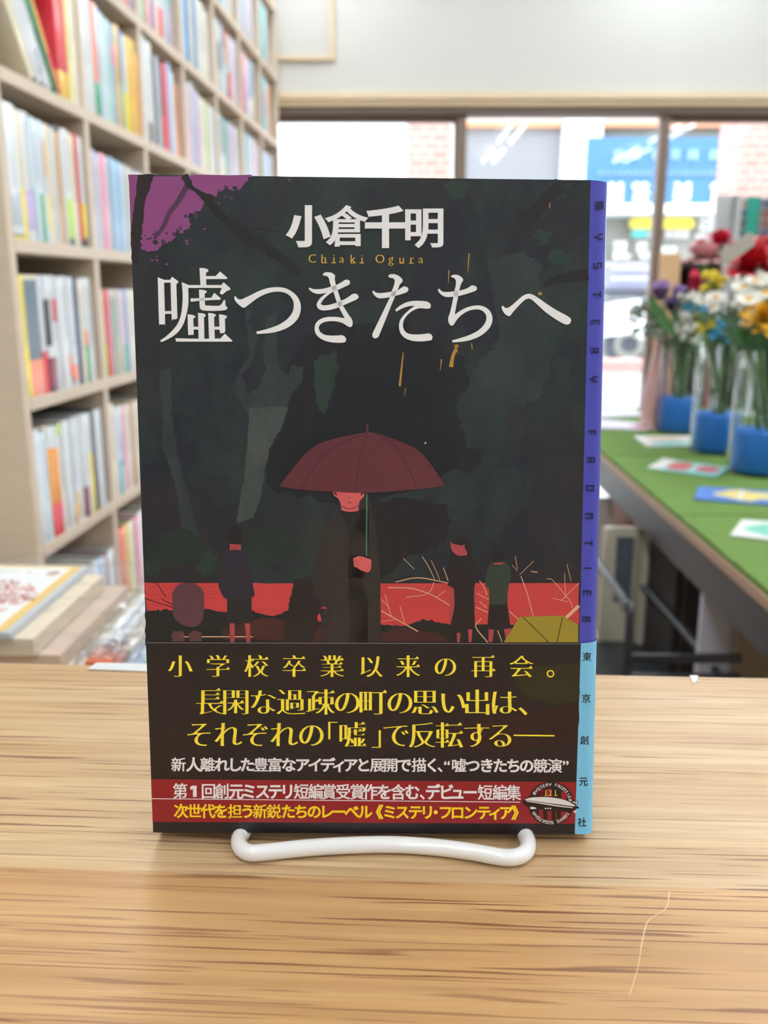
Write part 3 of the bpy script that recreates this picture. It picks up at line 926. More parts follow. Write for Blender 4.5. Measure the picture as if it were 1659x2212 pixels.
def square_letter(P, ch, x, y, w, h, m, layer, rot):
    """the square poster capitals of the series lettering"""
    T = .24
    S = {'M': [(0, 0, 1, T), (0, 0, T, 1), (.38, 0, .62, 1), (1 - T, 0, 1, 1)],
         'N': [(0, 0, 1, T), (0, 0, T, 1), (1 - T, 0, 1, 1)],
         'O': [(0, 0, 1, .14), (0, .86, 1, 1), (0, 0, T, 1), (1 - T, 0, 1, 1)],
         'T': [(0, 0, 1, .18), (.38, 0, .62, 1)],
         'I': [(.38, 0, .62, 1)],
         'E': [(0, 0, T, 1), (0, 0, .9, .16), (0, .42, .7, .58), (0, .84, .9, 1)],
         'F': [(0, 0, T, 1), (0, 0, .9, .16), (0, .45, .7, .6)],
         'R': [(0, 0, T, 1), (0, 0, .9, .16), (.66, 0, .9, .5), (0, .42, .9, .56), (.55, .5, .8, 1)],
         'Y': [(0, 0, T, .55), (.76, 0, 1, .55), (0, .42, 1, .58), (.38, .5, .62, 1)],
         'S': [(0, 0, 1, .16), (0, 0, T, .5), (0, .42, 1, .58), (.76, .5, 1, 1), (0, .84, 1, 1)],
         'G': [(0, 0, 1, .16), (0, 0, T, 1), (0, .84, 1, 1), (.76, .5, 1, 1), (.5, .45, 1, .6)],
         'K': [(0, 0, T, 1), (0, .42, .8, .58), (.66, 0, .9, .5), (.7, .5, .96, 1)],
         'H': [(0, 0, T, 1), (.76, 0, 1, 1), (0, .42, 1, .58)],
         'A': [(0, 0, 1, .16), (0, 0, T, 1), (.76, 0, 1, 1), (0, .5, 1, .64)]}[ch]
    c, s = math.cos(rot), math.sin(rot)
    for k, (a, b, d, e) in enumerate(S):
        pts = []
        for u, v in ((a, b), (d, b), (d, e), (a, e)):
            u, v = (u - .5) * w, (v - .5) * h
            pts.append((x + u * c - v * s, y + u * s + v * c))
        P.poly(pts, m, layer + .05 * k)


build_book()
# ------------------------------------------------------------------ the room
WY = 4.2                                   # window wall
XL, XR, YF = -1.5, 4.2, -4.0
WALL = mat('wall_paint', (204, 203, 198), .8, .015, 3, bump=.04, bscale=300)
CEILM = mat('ceiling_board', (236, 235, 230), .8, .01, 4)
FLOORM = mat('floor_vinyl', (150, 128, 104), .4, .1, 6)
BEIGE = mat('beige_wood_trim', (222, 200, 166), .45, .06, 4, stretch=(1, 20, 20))
BROWN = mat('bronze_sash', (122, 103, 88), .4, .05, 5)
GLASS = clear_mat('window_glass', (250, 253, 255), .03, .0)


def pxY(x, y, Y):
    return at_y(x, y, Y)


zA, zB, zC, zD = (pxY(1000, v, WY).z for v in (199, 229, 234, 232))
lint_z = pxY(1000, 228, WY).z
struct('floor', box(XL, XR, YF, WY + .1, FLOOR_Z - .05, FLOOR_Z), FLOORM)
struct('ceiling', box(XL, XR, YF, WY + .1, CEIL_Z, CEIL_Z + .05), CEILM)
struct('wall_left', box(XL - .1, XL, YF, WY + .1, FLOOR_Z, CEIL_Z), WALL)
struct('wall_right', box(XR, XR + .1, YF, WY + .1, FLOOR_Z, CEIL_Z), WALL)
struct('wall_front', box(XL, XR, YF - .1, YF, FLOOR_Z, CEIL_Z), WALL)
bm = bmesh.new()
WX0, WX1 = -1.15, 3.3
bx(bm, XL, XR, WY, WY + .12, lint_z, CEIL_Z)
bx(bm, XL, WX0, WY, WY + .12, FLOOR_Z, lint_z)
bx(bm, WX1, XR, WY, WY + .12, FLOOR_Z, lint_z)
struct('wall_back', bm, WALL)
# two-step beige rail above the windows
bm = bmesh.new()
z1, z2, z3 = (pxY(1000, v, WY - .03).z for v in (200, 214, 229))
bx(bm, -1.2, XR, WY - .045, WY, z2 - .004, z1, bev=.004)
bx(bm, -1.2, XR, WY - .03, WY, z3, z2 - .004, bev=.004)
struct('trim_1', bm, BEIGE)
# square beige moulding high on the wall
a, b = pxY(723, 132, WY), pxY(712, 122, WY)
bm = bmesh.new()
bx(bm, b.x, a.x, WY - .02, WY, a.z, CEIL_Z - .02, bev=.003)
bx(bm, a.x - .75, b.x, WY - .02, WY, a.z, b.z, bev=.003)
struct('trim_2', bm, BEIGE)


def window(n, x0, x1, ztop, side_l, side_r, yoff):
    w = bpy.data.objects.new('window_%d' % n, None)
    COL.objects.link(w)
    w['kind'] = 'structure'
    Y = WY + .03 + yoff
    bm = bmesh.new()
    bx(bm, x0, x1, Y - .02, Y + .02, ztop, lint_z, bev=.003)
    bx(bm, x0, x1, Y - .02, Y + .02, FLOOR_Z, FLOOR_Z + .1, bev=.003)
    bx(bm, x0, x0 + side_l, Y - .021, Y + .021, FLOOR_Z + .1, ztop, bev=.003)
    bx(bm, x1 - side_r, x1, Y - .021, Y + .021, FLOOR_Z + .1, ztop, bev=.003)
    obj('window_frame', bm, BROWN, w)
    obj('window_pane', box(x0 + side_l, x1 - side_r, Y - .002, Y + .002, FLOOR_Z + .1, ztop), GLASS, w)


m1a, m1b = pxY(981, 330, WY).x, pxY(1008, 330, WY).x
m2a, m2b = pxY(1424, 330, WY).x, pxY(1449, 330, WY).x
t1, t2 = pxY(800, 261, WY).z, pxY(1200, 249, WY).z
window(1, WX0, m1b - .02, t1, .05, m1b - .02 - m1a, .03)
window(2, m1b - .04, m2a + .045, t2, .04, .045, .0)
window(3, m2a + .02, WX1, t1, m2b - m2a - .02, .05, .03)
bm = box(WX0, WX1, WY - .012, WY + .12, lint_z - .035, lint_z, bev=.003)
struct('trim_3', bm, mat('bronze_header', (104, 86, 74), .4, .05, 5))

# ceiling lights: rows of twin fluorescent battens (their mirror images show in the glass)
TUBE_M = mat('fluorescent_glow', (239, 247, 254), .4, 0, emit=LAMP)
HOUS = mat('lamp_housing', (240, 240, 238), .4, .01)


def ceiling_light(x, y, label):
    t = thing('ceiling_light', label, 'ceiling light', (x, y, CEIL_Z), 0, 'twin tube ceiling lights')
    bm = bmesh.new()
    prism(bm, [(-.03, -.6), (.03, -.6), (.03, .6), (-.03, .6)], -.05, 0)
    obj('housing', bm, HOUS, t)
    for s in (-1, 1):
        bm = bmesh.new()
        tube(bm, [(s * .06, -.58, -.05), (s * .06, .58, -.05)], .016, 12)
        obj('tube', bm, TUBE_M, t)
        for e in (-.59, .59):
            obj('lamp_holder', box(s * .06 - .02, s * .06 + .02, e - .012, e + .012, -.075, 0), HOUS, t)


rows = (('over the bookcase aisle', -.35), ('over the flower table', 1.22), ('along the right wall', 2.75))
cols = (('second from the rear', -2.2), ('fourth from the window', -.75), ('third from the window', .7), ('second from the window', 2.1), ('nearest the window', 3.5))
for rn, x in rows:
    for cn, y in cols:
        ceiling_light(x, y, 'white twin tube ceiling light %s, %s' % (rn, cn))

# ------------------------------------------------------------------ the street outside
ROAD = mat('asphalt', (120, 120, 122), .9, .15, 30)
PAVE = mat('pale_pavement', (206, 206, 204), .85, .06, 8)
BRICK = mat('pink_brick', (176, 120, 108), .8, .1, 20)
nt = BRICK.node_tree
bt = nt.nodes.new('ShaderNodeTexBrick')
bt.inputs['Scale'].default_value = 5
bt.inputs['Color1'].default_value = (*lin((196, 138, 128)), 1)
bt.inputs['Color2'].default_value = (*lin((206, 152, 142)), 1)
bt.inputs['Mortar'].default_value = (*lin((216, 188, 182)), 1)
tcx = nt.nodes.new('ShaderNodeTexCoord')
sep = nt.nodes.new('ShaderNodeSeparateXYZ')
cmb = nt.nodes.new('ShaderNodeCombineXYZ')
nt.links.new(tcx.outputs['Object'], sep.inputs[0])
nt.links.new(sep.outputs['X'], cmb.inputs['X'])
nt.links.new(sep.outputs['Z'], cmb.inputs['Y'])
nt.links.new(cmb.outputs[0], bt.inputs['Vector'])
nt.links.new(bt.outputs['Color'], nt.nodes['Principled BSDF'].inputs['Base Color'])
FACW = mat('facade_white', (226, 230, 236), .7, .02, 3)
FACG = mat('shutter_grey', (142, 142, 146), .7, .04, 3)
FACS = mat('shop_grey', (150, 150, 142), .7, .05, 3)
ORANG = mat('orange_beam', (200, 140, 104), .6, .05, 3)
BLUES = mat('sign_blue', (58, 108, 152), .5, .05, 2)
WHITES = mat('sign_white', (238, 236, 238), .5, .01)
PINKS = mat('sign_pink', (226, 150, 170), .5, .02)
YELS = mat('sign_yellow', (222, 206, 70), .5, .02)
TEALS = mat('sign_teal', (80, 176, 176), .5, .02)
LILAC = mat('poster_lilac', (150, 150, 178), .5, .04)

struct('ground_outside', box(-9, 16, WY + .12, 16, FLOOR_Z - .12, FLOOR_Z - .02), ROAD)
struct('pavement_outside', box(-9, 16, WY + .12, 6.4, FLOOR_Z - .02, FLOOR_Z + .01), PAVE)
FY = 11.0


def fb(bm, x0, y0, x1, y1, d0=0., d1=.15, mi=0, Y=FY):
    """box on the far facade from photo-pixel corners; d0 in front, d1 behind the facade plane"""
    a, b = pxY(x0, y0, Y), pxY(x1, y1, Y)
    return bx(bm, a.x, b.x, Y - d0, Y + d1, b.z, a.z, mi)


st = thing('storefront', 'pale shop building across the street seen through the glass doors', 'building', (4, FY, FLOOR_Z))


def fobj(name, rects, m, parent=st, Y=FY):
    bm = bmesh.new()
    for r in rects:
        fb(bm, *r, Y=Y)
    o = obj(name, bm, m)
    if parent is not None:
        o.parent = parent
        o.matrix_parent_inverse = Matrix.Translation(-Vector(parent.location))
    return o


fobj('upper_wall', [(560, -700, 1900, 262, .0, .4)], FACW)
fobj('lintel_beam', [(1000, 262, 1230, 276, .06, .1), (1262, 262, 1660, 276, .06, .1)], ORANG)
fobj('shutter', [(990, 276, 1216, 700, -.05, .3)] + [(990, v, 1216, v + 2, -.03, .1) for v in range(290, 420, 14)], FACG)
fobj('pillar', [(1216, 262, 1264, 900, .1, .3)], FACW)
fobj('shop_wall', [(1264, 276, 1660, 960, -.1, .3)], FACS)
fobj('awning', [(1264, 449, 1660, 468, .5, .1)], FACW)
fobj('left_wall', [(300, 262, 990, 960, .0, .4)], FACW)
fobj('window_frame', [(1300, 568, 1410, 572, 0, .05), (1300, 640, 1410, 644, 0, .05), (1404, 568, 1410, 644, 0, .05), (1300, 592, 1410, 594, 0, .05), (1300, 616, 1410, 618, 0, .05)], WHITES)

sg = thing('shop_sign', 'wide blue signboard with white lettering across the street', 'sign', (5, FY - .1, 1.8))
fobj('sign_panel', [(1264, 300, 1640, 450, .12, 0)], BLUES, sg)


def strokes(bm, cx, cy, w, h, seed, d=.16, Y=FY):
    """unreadable far-off character made of a few strokes"""
    r = random.Random(seed)
    for k in range(3):
        y = cy - h / 2 + h * (k + .5) / 3 + r.uniform(-1, 1)
        fb(bm, cx - w * r.uniform(.3, .5), y - h * .07, cx + w * r.uniform(.3, .5), y + h * .07, d, -.1, 0, Y)
    for k in range(2):
        x = cx + w * (k - .5) * r.uniform(.4, .8)
        fb(bm, x - w * .07, cy - h / 2, x + w * .07, cy + h / 2, d, -.1, 0, Y)


bm = bmesh.new()
for i, x in enumerate((1322, 1376, 1462, 1545)):
    strokes(bm, x, 420, 38, 44, i + 20)
o = obj('sign_lettering', bm, WHITES, sg)
o.matrix_parent_inverse = Matrix.Translation(-Vector(sg.location))
bm = bmesh.new()
for i, x in enumerate((1330, 1365, 1408, 1450, 1486, 1534, 1566)):
    strokes(bm, x, 338, 20, 22, i + 40)
for x in range(1290, 1560, 12):
    strokes(bm, x, 378, 7, 8, x)
o = obj('small_lettering', bm, mat('sign_pale', (150, 186, 214), .5, .01), sg)
o.matrix_parent_inverse = Matrix.Translation(-Vector(sg.location))


def pill(x0, y0, x1, y1, m, label, group=None):
    a, b = pxY(x0, y0, FY), pxY(x1, y1, FY)
    r = (a.z - b.z) / 2
    pts = [(b.x - r + r * math.cos(t), r * math.sin(t)) for t in [math.pi * (k / 8 - .5) for k in range(9)]] + [(a.x + r + r * math.cos(t), r * math.sin(t)) for t in [math.pi * (k / 8 + .5) for k in range(9)]]
    bm = bmesh.new()
    prism(bm, pts, 0, .06, 0, Matrix.Translation((0, FY - .05, b.z + r)) @ Matrix.Rotation(math.pi / 2, 4, 'X'))
    return tag(obj('sign_plate', bm, m), label, 'sign', group)


pill(1356, 471, 1494, 496, YELS, 'yellow rounded sign below the blue signboard')
pill(1360, 497, 1394, 514, TEALS, 'small teal sign under the yellow rounded sign')
bm = bmesh.new()
for i, (x, y, w, h) in enumerate(((1402, 507, 14, 14), (1440, 507, 14, 16), (1458, 507, 14, 16), (1474, 507, 14, 16), (1520, 485, 34, 30), (1510, 512, 26, 12), (1335, 535, 26, 26), (1382, 535, 20, 24), (1340, 555, 40, 12), (1390, 552, 26, 16), (1440, 540, 30, 14))):
    strokes(bm, x, y, w, h, i + 70, .05)
for y in (580, 602, 626):
    for x in range(1322, 1402, 9):
        strokes(bm, x, y, 6, 9, x + y, .05)
for x in (1340, 1376):
    strokes(bm, x, 655, 26, 14, x, .05)
for x, y, w, h in ((1488, 585, 26, 16), (1478, 610, 16, 10)):
    strokes(bm, x, y, w, h, x, .05)
tag(obj('window_lettering', bm, WHITES), 'white lettering on the shop window across the street', 'lettering')
bm = bmesh.new()
fb(bm, 1300, 572, 1406, 640, .02, .0)
tag(obj('poster', bm, LILAC), 'lilac price poster in the shop window across the street', 'poster')
# brick piers nearer the glass
for x0, x1, lb, Y in ((880, 976, 'pink brick pier outside the left glass door', 6.0), (1604, 1700, 'pink brick pier outside at the right end', 6.0)):
    a, b = pxY(x0, 300, Y), pxY(x1, 300, Y)
    bm = box(a.x, b.x, Y, Y + .4, FLOOR_Z, 2.6)
    tag(obj('brick_pier', bm, BRICK), lb, 'pier')
a, b, c = pxY(1290, 780, 8.0), pxY(1460, 801, 8.0), pxY(1290, 801, 8.0)
lw = thing('low_wall', 'low white tiled wall with pink brick coping outside behind the table', 'wall', (a.x, 8.0, FLOOR_Z - .02))
lh = c.z - FLOOR_Z + .02
obj('tiled_base', box(-1.5, 3, .02, .28, 0, lh), FACW, lw)
obj('brick_coping', box(-1.5, 3, 0, .3, lh, lh + a.z - c.z), BRICK, lw)

# white scooter parked across the road
SY = 9.2
struct('forecourt_outside', box(-4, 12, 8.31, 10.4, FLOOR_Z, pxY(1345, 792, SY).z), PAVE)
sc0 = pxY(1452, 792, SY)
k = thing('scooter', 'white scooter parked outside beyond the glass door', 'scooter', (sc0.x, SY, sc0.z + .001))
SW = mat('scooter_white', (236, 238, 242), .3, .01, coat=.5)
SD = mat('scooter_dark', (70, 74, 84), .5, .05)
for xx in (-.45, .5):
    bm = bmesh.new()
    n = 24
    tube(bm, [(xx + .2 * math.cos(t), 0, .22 + .2 * math.sin(t)) for t in [2 * math.pi * i / n for i in range(n)]], .05, 8, 0, True)
    tube(bm, [(xx, -.05, .22), (xx, .05, .22)], .08, 10)
    obj('wheel', bm, SD, k)
bm = bmesh.new()
prism(bm, [(-.75, .3), (-.7, .62), (-.2, .7), (.0, .4), (.3, .36), (.42, .62), (.5, .98), (.62, .96), (.62, .5), (.72, .42), (.4, .28), (.2, .2), (-.2, .2), (-.45, .34)], -.13, .13, 0, Matrix.Rotation(math.pi / 2, 4, 'X'))
obj('body', bm, SW, k)
bm = box(-.72, -.12, -.14, .14, .68, .78, bev=.03)
obj('seat', bm, SD, k)
bm = bmesh.new()
tube(bm, [(.52, -.32, 1.04), (.56, 0, 1.0), (.52, .32, 1.04)], .02, 8)
obj('handlebar', bm, SD, k)
bm = bmesh.new()
lathe(bm, [(0, 0), (.09, .02), (.09, .05), (0, .06)], 14, 0, (.5, -.34, 1.14))
tube(bm, [(.52, -.3, 1.04), (.5, -.34, 1.15)], .01, 6)
obj('mirror', bm, SD, k)

# ------------------------------------------------------------------ the bookcase
SV = ray(950, 625)
SDIR = Vector((SV.x, SV.y, 0)).normalized()           # along the shelves, away from the camera
SNRM = Vector((SDIR.y, -SDIR.x, 0))                   # out of the shelves, into the aisle
zdiff = .25
Y0 = zdiff / .1725
P0 = at_y(18.5, 513.5, Y0)
SHELF_C = P0.z
PITCH_U = .354
NB = 7
DEPTH = .2
WOODS = mat('birch_ply', (220, 201, 180), .5, .05, 3, stretch=(1, 1, 12), bump=.03, bscale=120)
WOODI = mat('birch_inner', (196, 172, 148), .55, .05, 3, stretch=(1, 1, 12))
bc_rot = math.atan2(SDIR.y, SDIR.x)
bc = thing('bookcase', 'tall pale birch bookcase packed with paperbacks along the left wall', 'bookcase', (P0.x, P0.y, FLOOR_Z), bc_rot)
# local frame: x along the shelves, -y out into the aisle
levels = [SHELF_C + zdiff * k for k in range(-4, 6)]
TB = .021
HB = CEIL_Z - .1 - FLOOR_Z
for i in range(NB + 1):
    u = i * PITCH_U
    bm = box(u, u + .022, .0008, DEPTH, 0, HB, bev=.0015)
    obj('upright', bm, WOODS, bc)
for z in levels + [CEIL_Z - .16]:
    bm = box(.022, NB * PITCH_U, .0, DEPTH, z - TB - FLOOR_Z, z - FLOOR_Z, bev=.0015)
    obj('shelf', bm, WOODS, bc)
obj('back_panel', box(0, NB * PITCH_U + .022, DEPTH, DEPTH + .006, 0, HB), WOODI, bc)

CC = {'W': ('white', (208, 211, 213)), 'I': ('ice blue', (194, 208, 218)), 'C': ('cream', (220, 210, 184)), 'E': ('beige', (212, 192, 160)), 'Y': ('yellow', (228, 206, 52)), 'y': ('pale yellow', (236, 226, 150)),
      'R': ('red', (204, 44, 60)), 'P': ('pink', (232, 160, 182)), 'V': ('lavender', (180, 164, 206)), 'B': ('blue', (62, 112, 172)), 'b': ('light blue', (152, 192, 224)), 'N': ('navy', (46, 58, 98)), 'K': ('black', (44, 44, 50)),
      'G': ('green', (56, 146, 90)), 'g': ('lime green', (168, 204, 62)), 'T': ('teal', (52, 154, 168)), 't': ('pale teal', (160, 206, 206)), 'O': ('orange', (232, 152, 62)), 'o': ('salmon', (228, 134, 106)), 'S': ('grey', (172, 178, 184)),
      's': ('slate', (88, 104, 118)), 'D': ('tan', (190, 152, 108)), 'M': ('maroon', (122, 46, 64)), 'H': ('ochre', (206, 164, 50))}
PAGES = mat('book_pages', (232, 226, 212), .75, .1, 400)
INKS = mat('spine_print', (84, 84, 92), .6, .2, 100)


def cmat(k):
    return mat('cover_' + CC[k][0].replace(' ', '_'), CC[k][1], .42, .03, 30, coat=.15)


ORD = ['first', 'second', 'third', 'fourth', 'fifth', 'sixth', 'seventh', 'eighth', 'ninth', 'tenth', 'eleventh', 'twelfth', 'thirteenth', 'fourteenth', 'fifteenth', 'sixteenth', 'seventeenth', 'eighteenth', 'nineteenth', 'twentieth', 'twenty-first', 'twenty-second', 'twenty-third', 'twenty-fourth', 'twenty-fifth']
BAY = ['nearest bay', 'second bay', 'third bay', 'fourth bay', 'fifth bay', 'sixth bay', 'farthest bay']
ROWN = {'F': 'shelf third from the top', 'B': 'second full shelf above the jacket', 'A': 'shelf running to the jacket top', 'C': 'shelf beside the jacket title', 'D': 'shelf beside the umbrella', 'E': 'lowest full shelf', 'G': 'bottom shelf behind the bag', 'U': 'topmost visible shelf'}
ROWN = {'U': 'topmost visible shelf', 'F': 'second shelf down', 'B': 'third shelf down', 'A': 'fourth shelf down', 'C': 'fifth shelf down', 'D': 'sixth shelf down', 'E': 'seventh shelf down', 'G': 'lowest visible shelf'}
ROWZ = {'A': 1, 'B': 2, 'F': 3, 'U': 4, 'C': 0, 'D': -1, 'E': -2, 'G': -3}
SPEC = {
 'A0': 'C20.186~35 W17.186~35 W20.188~35|S.1-.3 W15.186~35|S.2-.5 G7.186~35 O11.188~35|R0-.35 Y38.214|R.2-.74|H0-.2 y10.210 C26.212',
 'A1': 'W36.205 o10.192|G0-.3 b12.190 W9.190|Y.3-.8 W13.188 t12.184 S8.184 S10.182|P.6-.8 H13.186 W6.184 B10.186|T0-.5 W12.180|Y0-.4 H34.182 O8.160',
 'A2': 'W20.212 W12.205|K0-.2 C9.205 S10.190 N8.188 S18.190 s10.184 M9.180|R0-.4 R24.188 b16.196 W10.180 O16.164 o8.160',
 'A3': 'P14.180 W16.190 S18.196 W14.190|V0-.5 V12.186 P10.182 C10.180 E10.182 W14.178 y12.180 G8.170 C14.176 W10.180 I12.176 W14.174',
 'A4': 'W12.178 G7.170 I9.174 N8.176|C0-.4 W9.170 b10.172 y9.166|Y0-.3 T8.172 C10.168 K7.170 W12.174 P9.172 V10.168 b12.172 W14.170 S9.170 C10.172',
 'A5': 'W14.180 N9.170 T9.180 I12.176 W16.182 S10.180 W12.176 b10.182 C12.180 W14.178 P8.176 I14.180 W12.170',
 'A6': 'b12.170 B9.172 W12.170 b14.168 T10.170 W12.172 I12.170 B12.168 W14.170 b12.170',
 'B1': 'W10.188 C12.188 t12.186 t12.188 I10.186 W12.190 C10.186 o10.188|W.4-1 I12.190 W10.190 S12.190 S14.196|W0-.4 T11.192 W8.190 R14.196|o0-.5 V8.188',
 'B2': 't8.200 I10.196 G8.190|g0-.6 K9.200 R9.200|P0-.3 W8.200 M16.205 S9.204 W12.205|P0-.3 C10.202 W12.206|R0-.3 I9.204 S12.206 G6.206 t10.206|V0-.4',
 'B3': 'b9.206 b9.206 B9.206 B8.206 I7.200 b9.200 C8.196 S8.200 T9.206 B7.206 W12.180 W8.182 C9.176 W10.178 C8.176 W9.176 E9.172 C12.170 W10.172',
 'B4': 'C8.176 W10.178 S40.190|s.3-.7 W7.186 W8.182|K.7-1 T9.180|C0-.5 R10.182|T0-.5 W8.176 C8.178|R0-.4 S9.180 V9.176|R0-.5 P9.178 W12.176 I10.176 V12.178',
 'B5': 'W8.180|R.4-1 T12.184|o0-.4 R8.182 W10.182|V0-.6 o9.180|M0-.4 R10.178 C9.180 I10.178 V9.180|W0-.3 W12.176 S10.178 T9.180|C0-.4 P9.176 W10.176',
 'B6': 'T12.184 t8.178 T12.180 t10.178|R.3-.8 b9.172 W10.178 t12.176 P9.172 O7.170 W12.176',
 'F3': 'C12.190 W9.190 Y8.186 R8.188 y9.188 W12.188 H8.186 I10.190 W12.188 T10.184 W12.186 C12.188 S12.190 o9.186 W14.190',
 'F4': 'g8.180 C9.180 y9.178 Y8.176 C9.176 T9.178 b9.178 W9.180|K0-.4 I8.180 W10.180 V9.180 R8.178|W0-.4 W8.180 S9.180 C9.176 W12.178',
 'F5': 'W9.180 T10.190 b12.188 b9.186 S9.188 R9.186|W.5-1 P9.184 C9.182 W9.184 T9.186 V8.182 I12.184 W12.182',
 'F6': 't10.182 W8.180 T12.184 b9.182 G8.180 t12.180 M8.180 b10.180 W12.182 S9.180',
 'U5': 'C12.190 I10.186 W12.188 b9.186 T8.184 W12.186 S10.186 P9.184 W14.188', 'U6': 'I12.186 b10.182 W12.186 T9.184 t10.186 W12.184 b12.186 V9.182',
 'C0': 'W27.192|S.1-.36|K0-.035|Y.0-.02 C10.188|Y0-.4 E5.186 W20.190|V.08-.4 I12.186 W9.184|G0-.4 I8.186 W12.185|O.55-.85|Y.1-.4 C16.186 W6.184 D20.190|K.95-1 W6.188 W17.190|g.06-.4|K0-.06 C10.188 C10.186 R7.190|K0-.05 W9.186|Y.08-.4|K0-.08 W9.180',
 'C1': 'W16.176 V10.176 W12.172 P12.174 P9.170 W9.172 N10.172 b12.174 I9.172 b12.170 b10.170 W9.168 W12.170 S8.170 W12.168 C10.168 S9.168 W10.164 P9.160 W14.166 I14.166 E12.164',
 'C2': 'W12.170 C12.172 I12.168 W14.172 C12.170 S12.168 P12.170 W14.170 b10.168 W14.170 C14.170 W14.168 I12.168 W14.170 Y9.168 W12.170',
 'D0': 'Y9.186|Y0-.4 C36.188|s.3-.96|o0-.3 W12.188|R0-.36 W10.188|K.4-.8|M0-.3|K0-.04 W9.188|M0-.3 W12.188|R.6-.8 W18.186 W9.188|o.1-.3 W12.186|o.05-.2 I8.186 N10.186 C12.184 W9.186|o.36-.5|G0-.36 W8.186 W9.186',
 'D1': 'y9.166 C9.166|g0-.4 R14.166 P6.164 W12.166 G5.150 C8.166 S11.164 E10.164|O.1-.3 W8.166 P14.164|G0-.36 b8.164|T0-.36 B9.166 W14.166 C14.164 W14.166 I14.164 P10.164 W14.166 S12.166 W14.164 Y9.164 W14.166 C14.166',
 'E0': 'W14.190 I14.182 C7.190 W12.188|O.3-.8|R0-.3 W9.186|O.3-.8|R0-.3 W7.186|g.9-1 C10.186 W15.188 S8.186|D0-.2 W14.188|H.05-.28 W12.188 W10.188|M.0-.3 W9.186 W8.188|Y.0-.6 K10.190 K5.190 W11.188 S9.188',
 'E1': 'C14.190 E8.188 W10.180 I12.178|T0-.4 W9.180|V.3-.7 E12.178 P10.176 C10.178 W12.178 D12.176 E12.178 W14.176 C14.178 E12.176 W14.178 P12.176 C12.176 W12.176 E12.176 W14.174',
 'G0': 'C14.150 W16.152 C14.150 W14.150 W12.150 C14.150 W14.148 I12.150 W14.150 C14.150 S12.148 W14.150 b14.150 I12.148 M14.150 W12.148 W14.150',
 'G1': 'R14.176 O10.176 D14.178 y8.176 W10.176 D10.176 P12.178 W14.182 E10.180 W14.178 C14.178 W14.176',
}


def u_profile(t, d, r=.0028, o=0.):
    """plan of a jacket wrapped round a book: x across the thickness, y into the shelf, spine at y = 0"""
    r = min(r, t * .35)
    pts = [(-o, d), (-o, r)]
    for k in range(1, 4):
        a = k / 4 * math.pi / 2
        pts.append((r - (r + o) * math.cos(a), r - (r + o) * math.sin(a)))
    pts += [(r, -o), (t - r, -o)]
    for k in range(1, 4):
        a = k / 4 * math.pi / 2
        pts.append((t - r + (r + o) * math.sin(a), r - (r + o) * math.cos(a)))
    pts += [(t + o, r), (t + o, d)]
    return pts


def jacket(bm, t, d, z0, z1, o, mi):
    pts = u_profile(t, d, o=o)
    lo = [bm.verts.new((p[0], p[1], z0)) for p in pts]
    hi = [bm.verts.new((p[0], p[1], z1)) for p in pts]
    for i in range(len(pts) - 1):
        f = bm.faces.new((lo[i], lo[i + 1], hi[i + 1], hi[i]))
        f.material_index = mi
        f.smooth = True
    inn = [bm.verts.new((min(max(p[0], .0009), t - .0009), max(p[1], .0012), z1)) for p in pts]
    for i in range(len(pts) - 1):
        f = bm.faces.new((hi[i], hi[i + 1], inn[i + 1], inn[i]))
        f.material_index = mi


import re
rs = random.Random(21)
for row in 'CDEG':
    for bay in range(NB):
        if row + str(bay) not in SPEC:
            SPEC[row + str(bay)] = ' '.join('%s%d.%d' % (rs.choice('WWWWWWIICCCSPbVEYTRBN'), rs.randint(9, 18), rs.randint(166, 188)) for _ in range(22))
ALL = []      # every book spec with its place
for cell, line in SPEC.items():
    row, bay = cell[0], int(cell[1])
    z = SHELF_C + zdiff * ROWZ[row]
    u = bay * PITCH_U + .0235
    end = (bay + 1) * PITCH_U - .001
    toks = line.split()
    if '~' in toks[0]:
        u += .112          # leaning books rest their tops on the upright
    tot = sum(int(re.match(r'.(\d+)', tk)[1]) / 1000 / math.cos(R_(float((re.search(r'~(\d+)', tk) or [0, 0])[1]))) + .0007 for tk in toks)
    room = end - .003 - u
    grow = min(1.6, room / tot)
    for i, tk in enumerate(toks):
        head, *bands = tk.split('|')
        ck = head[0]
        rest, _, ln = head[1:].partition('~')
        t, h = rest.split('.')
        t, h, ln = int(t) / 1000 * grow, int(h) / 1000 * 1.04, R_(float(ln or 0))
        w = t / math.cos(ln)
        if u + w > end - .002:
            break
        bl = []
        for b in bands:
            m_ = re.match(r'([A-Za-z])([\d.]+)-([\d.]+)$', b)
            bl.append((m_[1], float(m_[2]), float(m_[3])))
        ALL.append(dict(row=row, bay=bay, idx=i, c=ck, t=t, h=h, lean=ln, u=u, z=z, bands=bl))
        u += w + rnd.uniform(.0003, .0012)


def book_world(b):
    return Vector((P0.x, P0.y, 0)) + SDIR * (b['u'] + b['t'] / 2) + SNRM * (-.003) + Vector((0, 0, b['z'] + b['h'] / 2))


def seen(b):
    p = book_world(b) - CAM
    c, s = math.cos(PITCH), math.sin(PITCH)
    dep = p.y * c - p.z * s
    x = CX + F_PX * p.x / dep
    y = CY - F_PX * (p.y * s + p.z * c) / dep
    hw = F_PX * b['h'] / 2 / dep
    vis = x > -40 and y + hw > 0
    if x > 282 + (y - 377) * .038 + 12 and y - hw > 372 and x < 1320:
        vis = False
    if y - hw > 1250:
        vis = False
    return vis, b['t'] * b['h'] / dep ** 2


vis = [b for b in ALL if seen(b)[0]]
vis.sort(key=lambda b: -seen(b)[1])
single, rest_ = vis[:298], vis[298:]
rest_ += [b for b in ALL if not seen(b)[0]]
seen_labels = set()


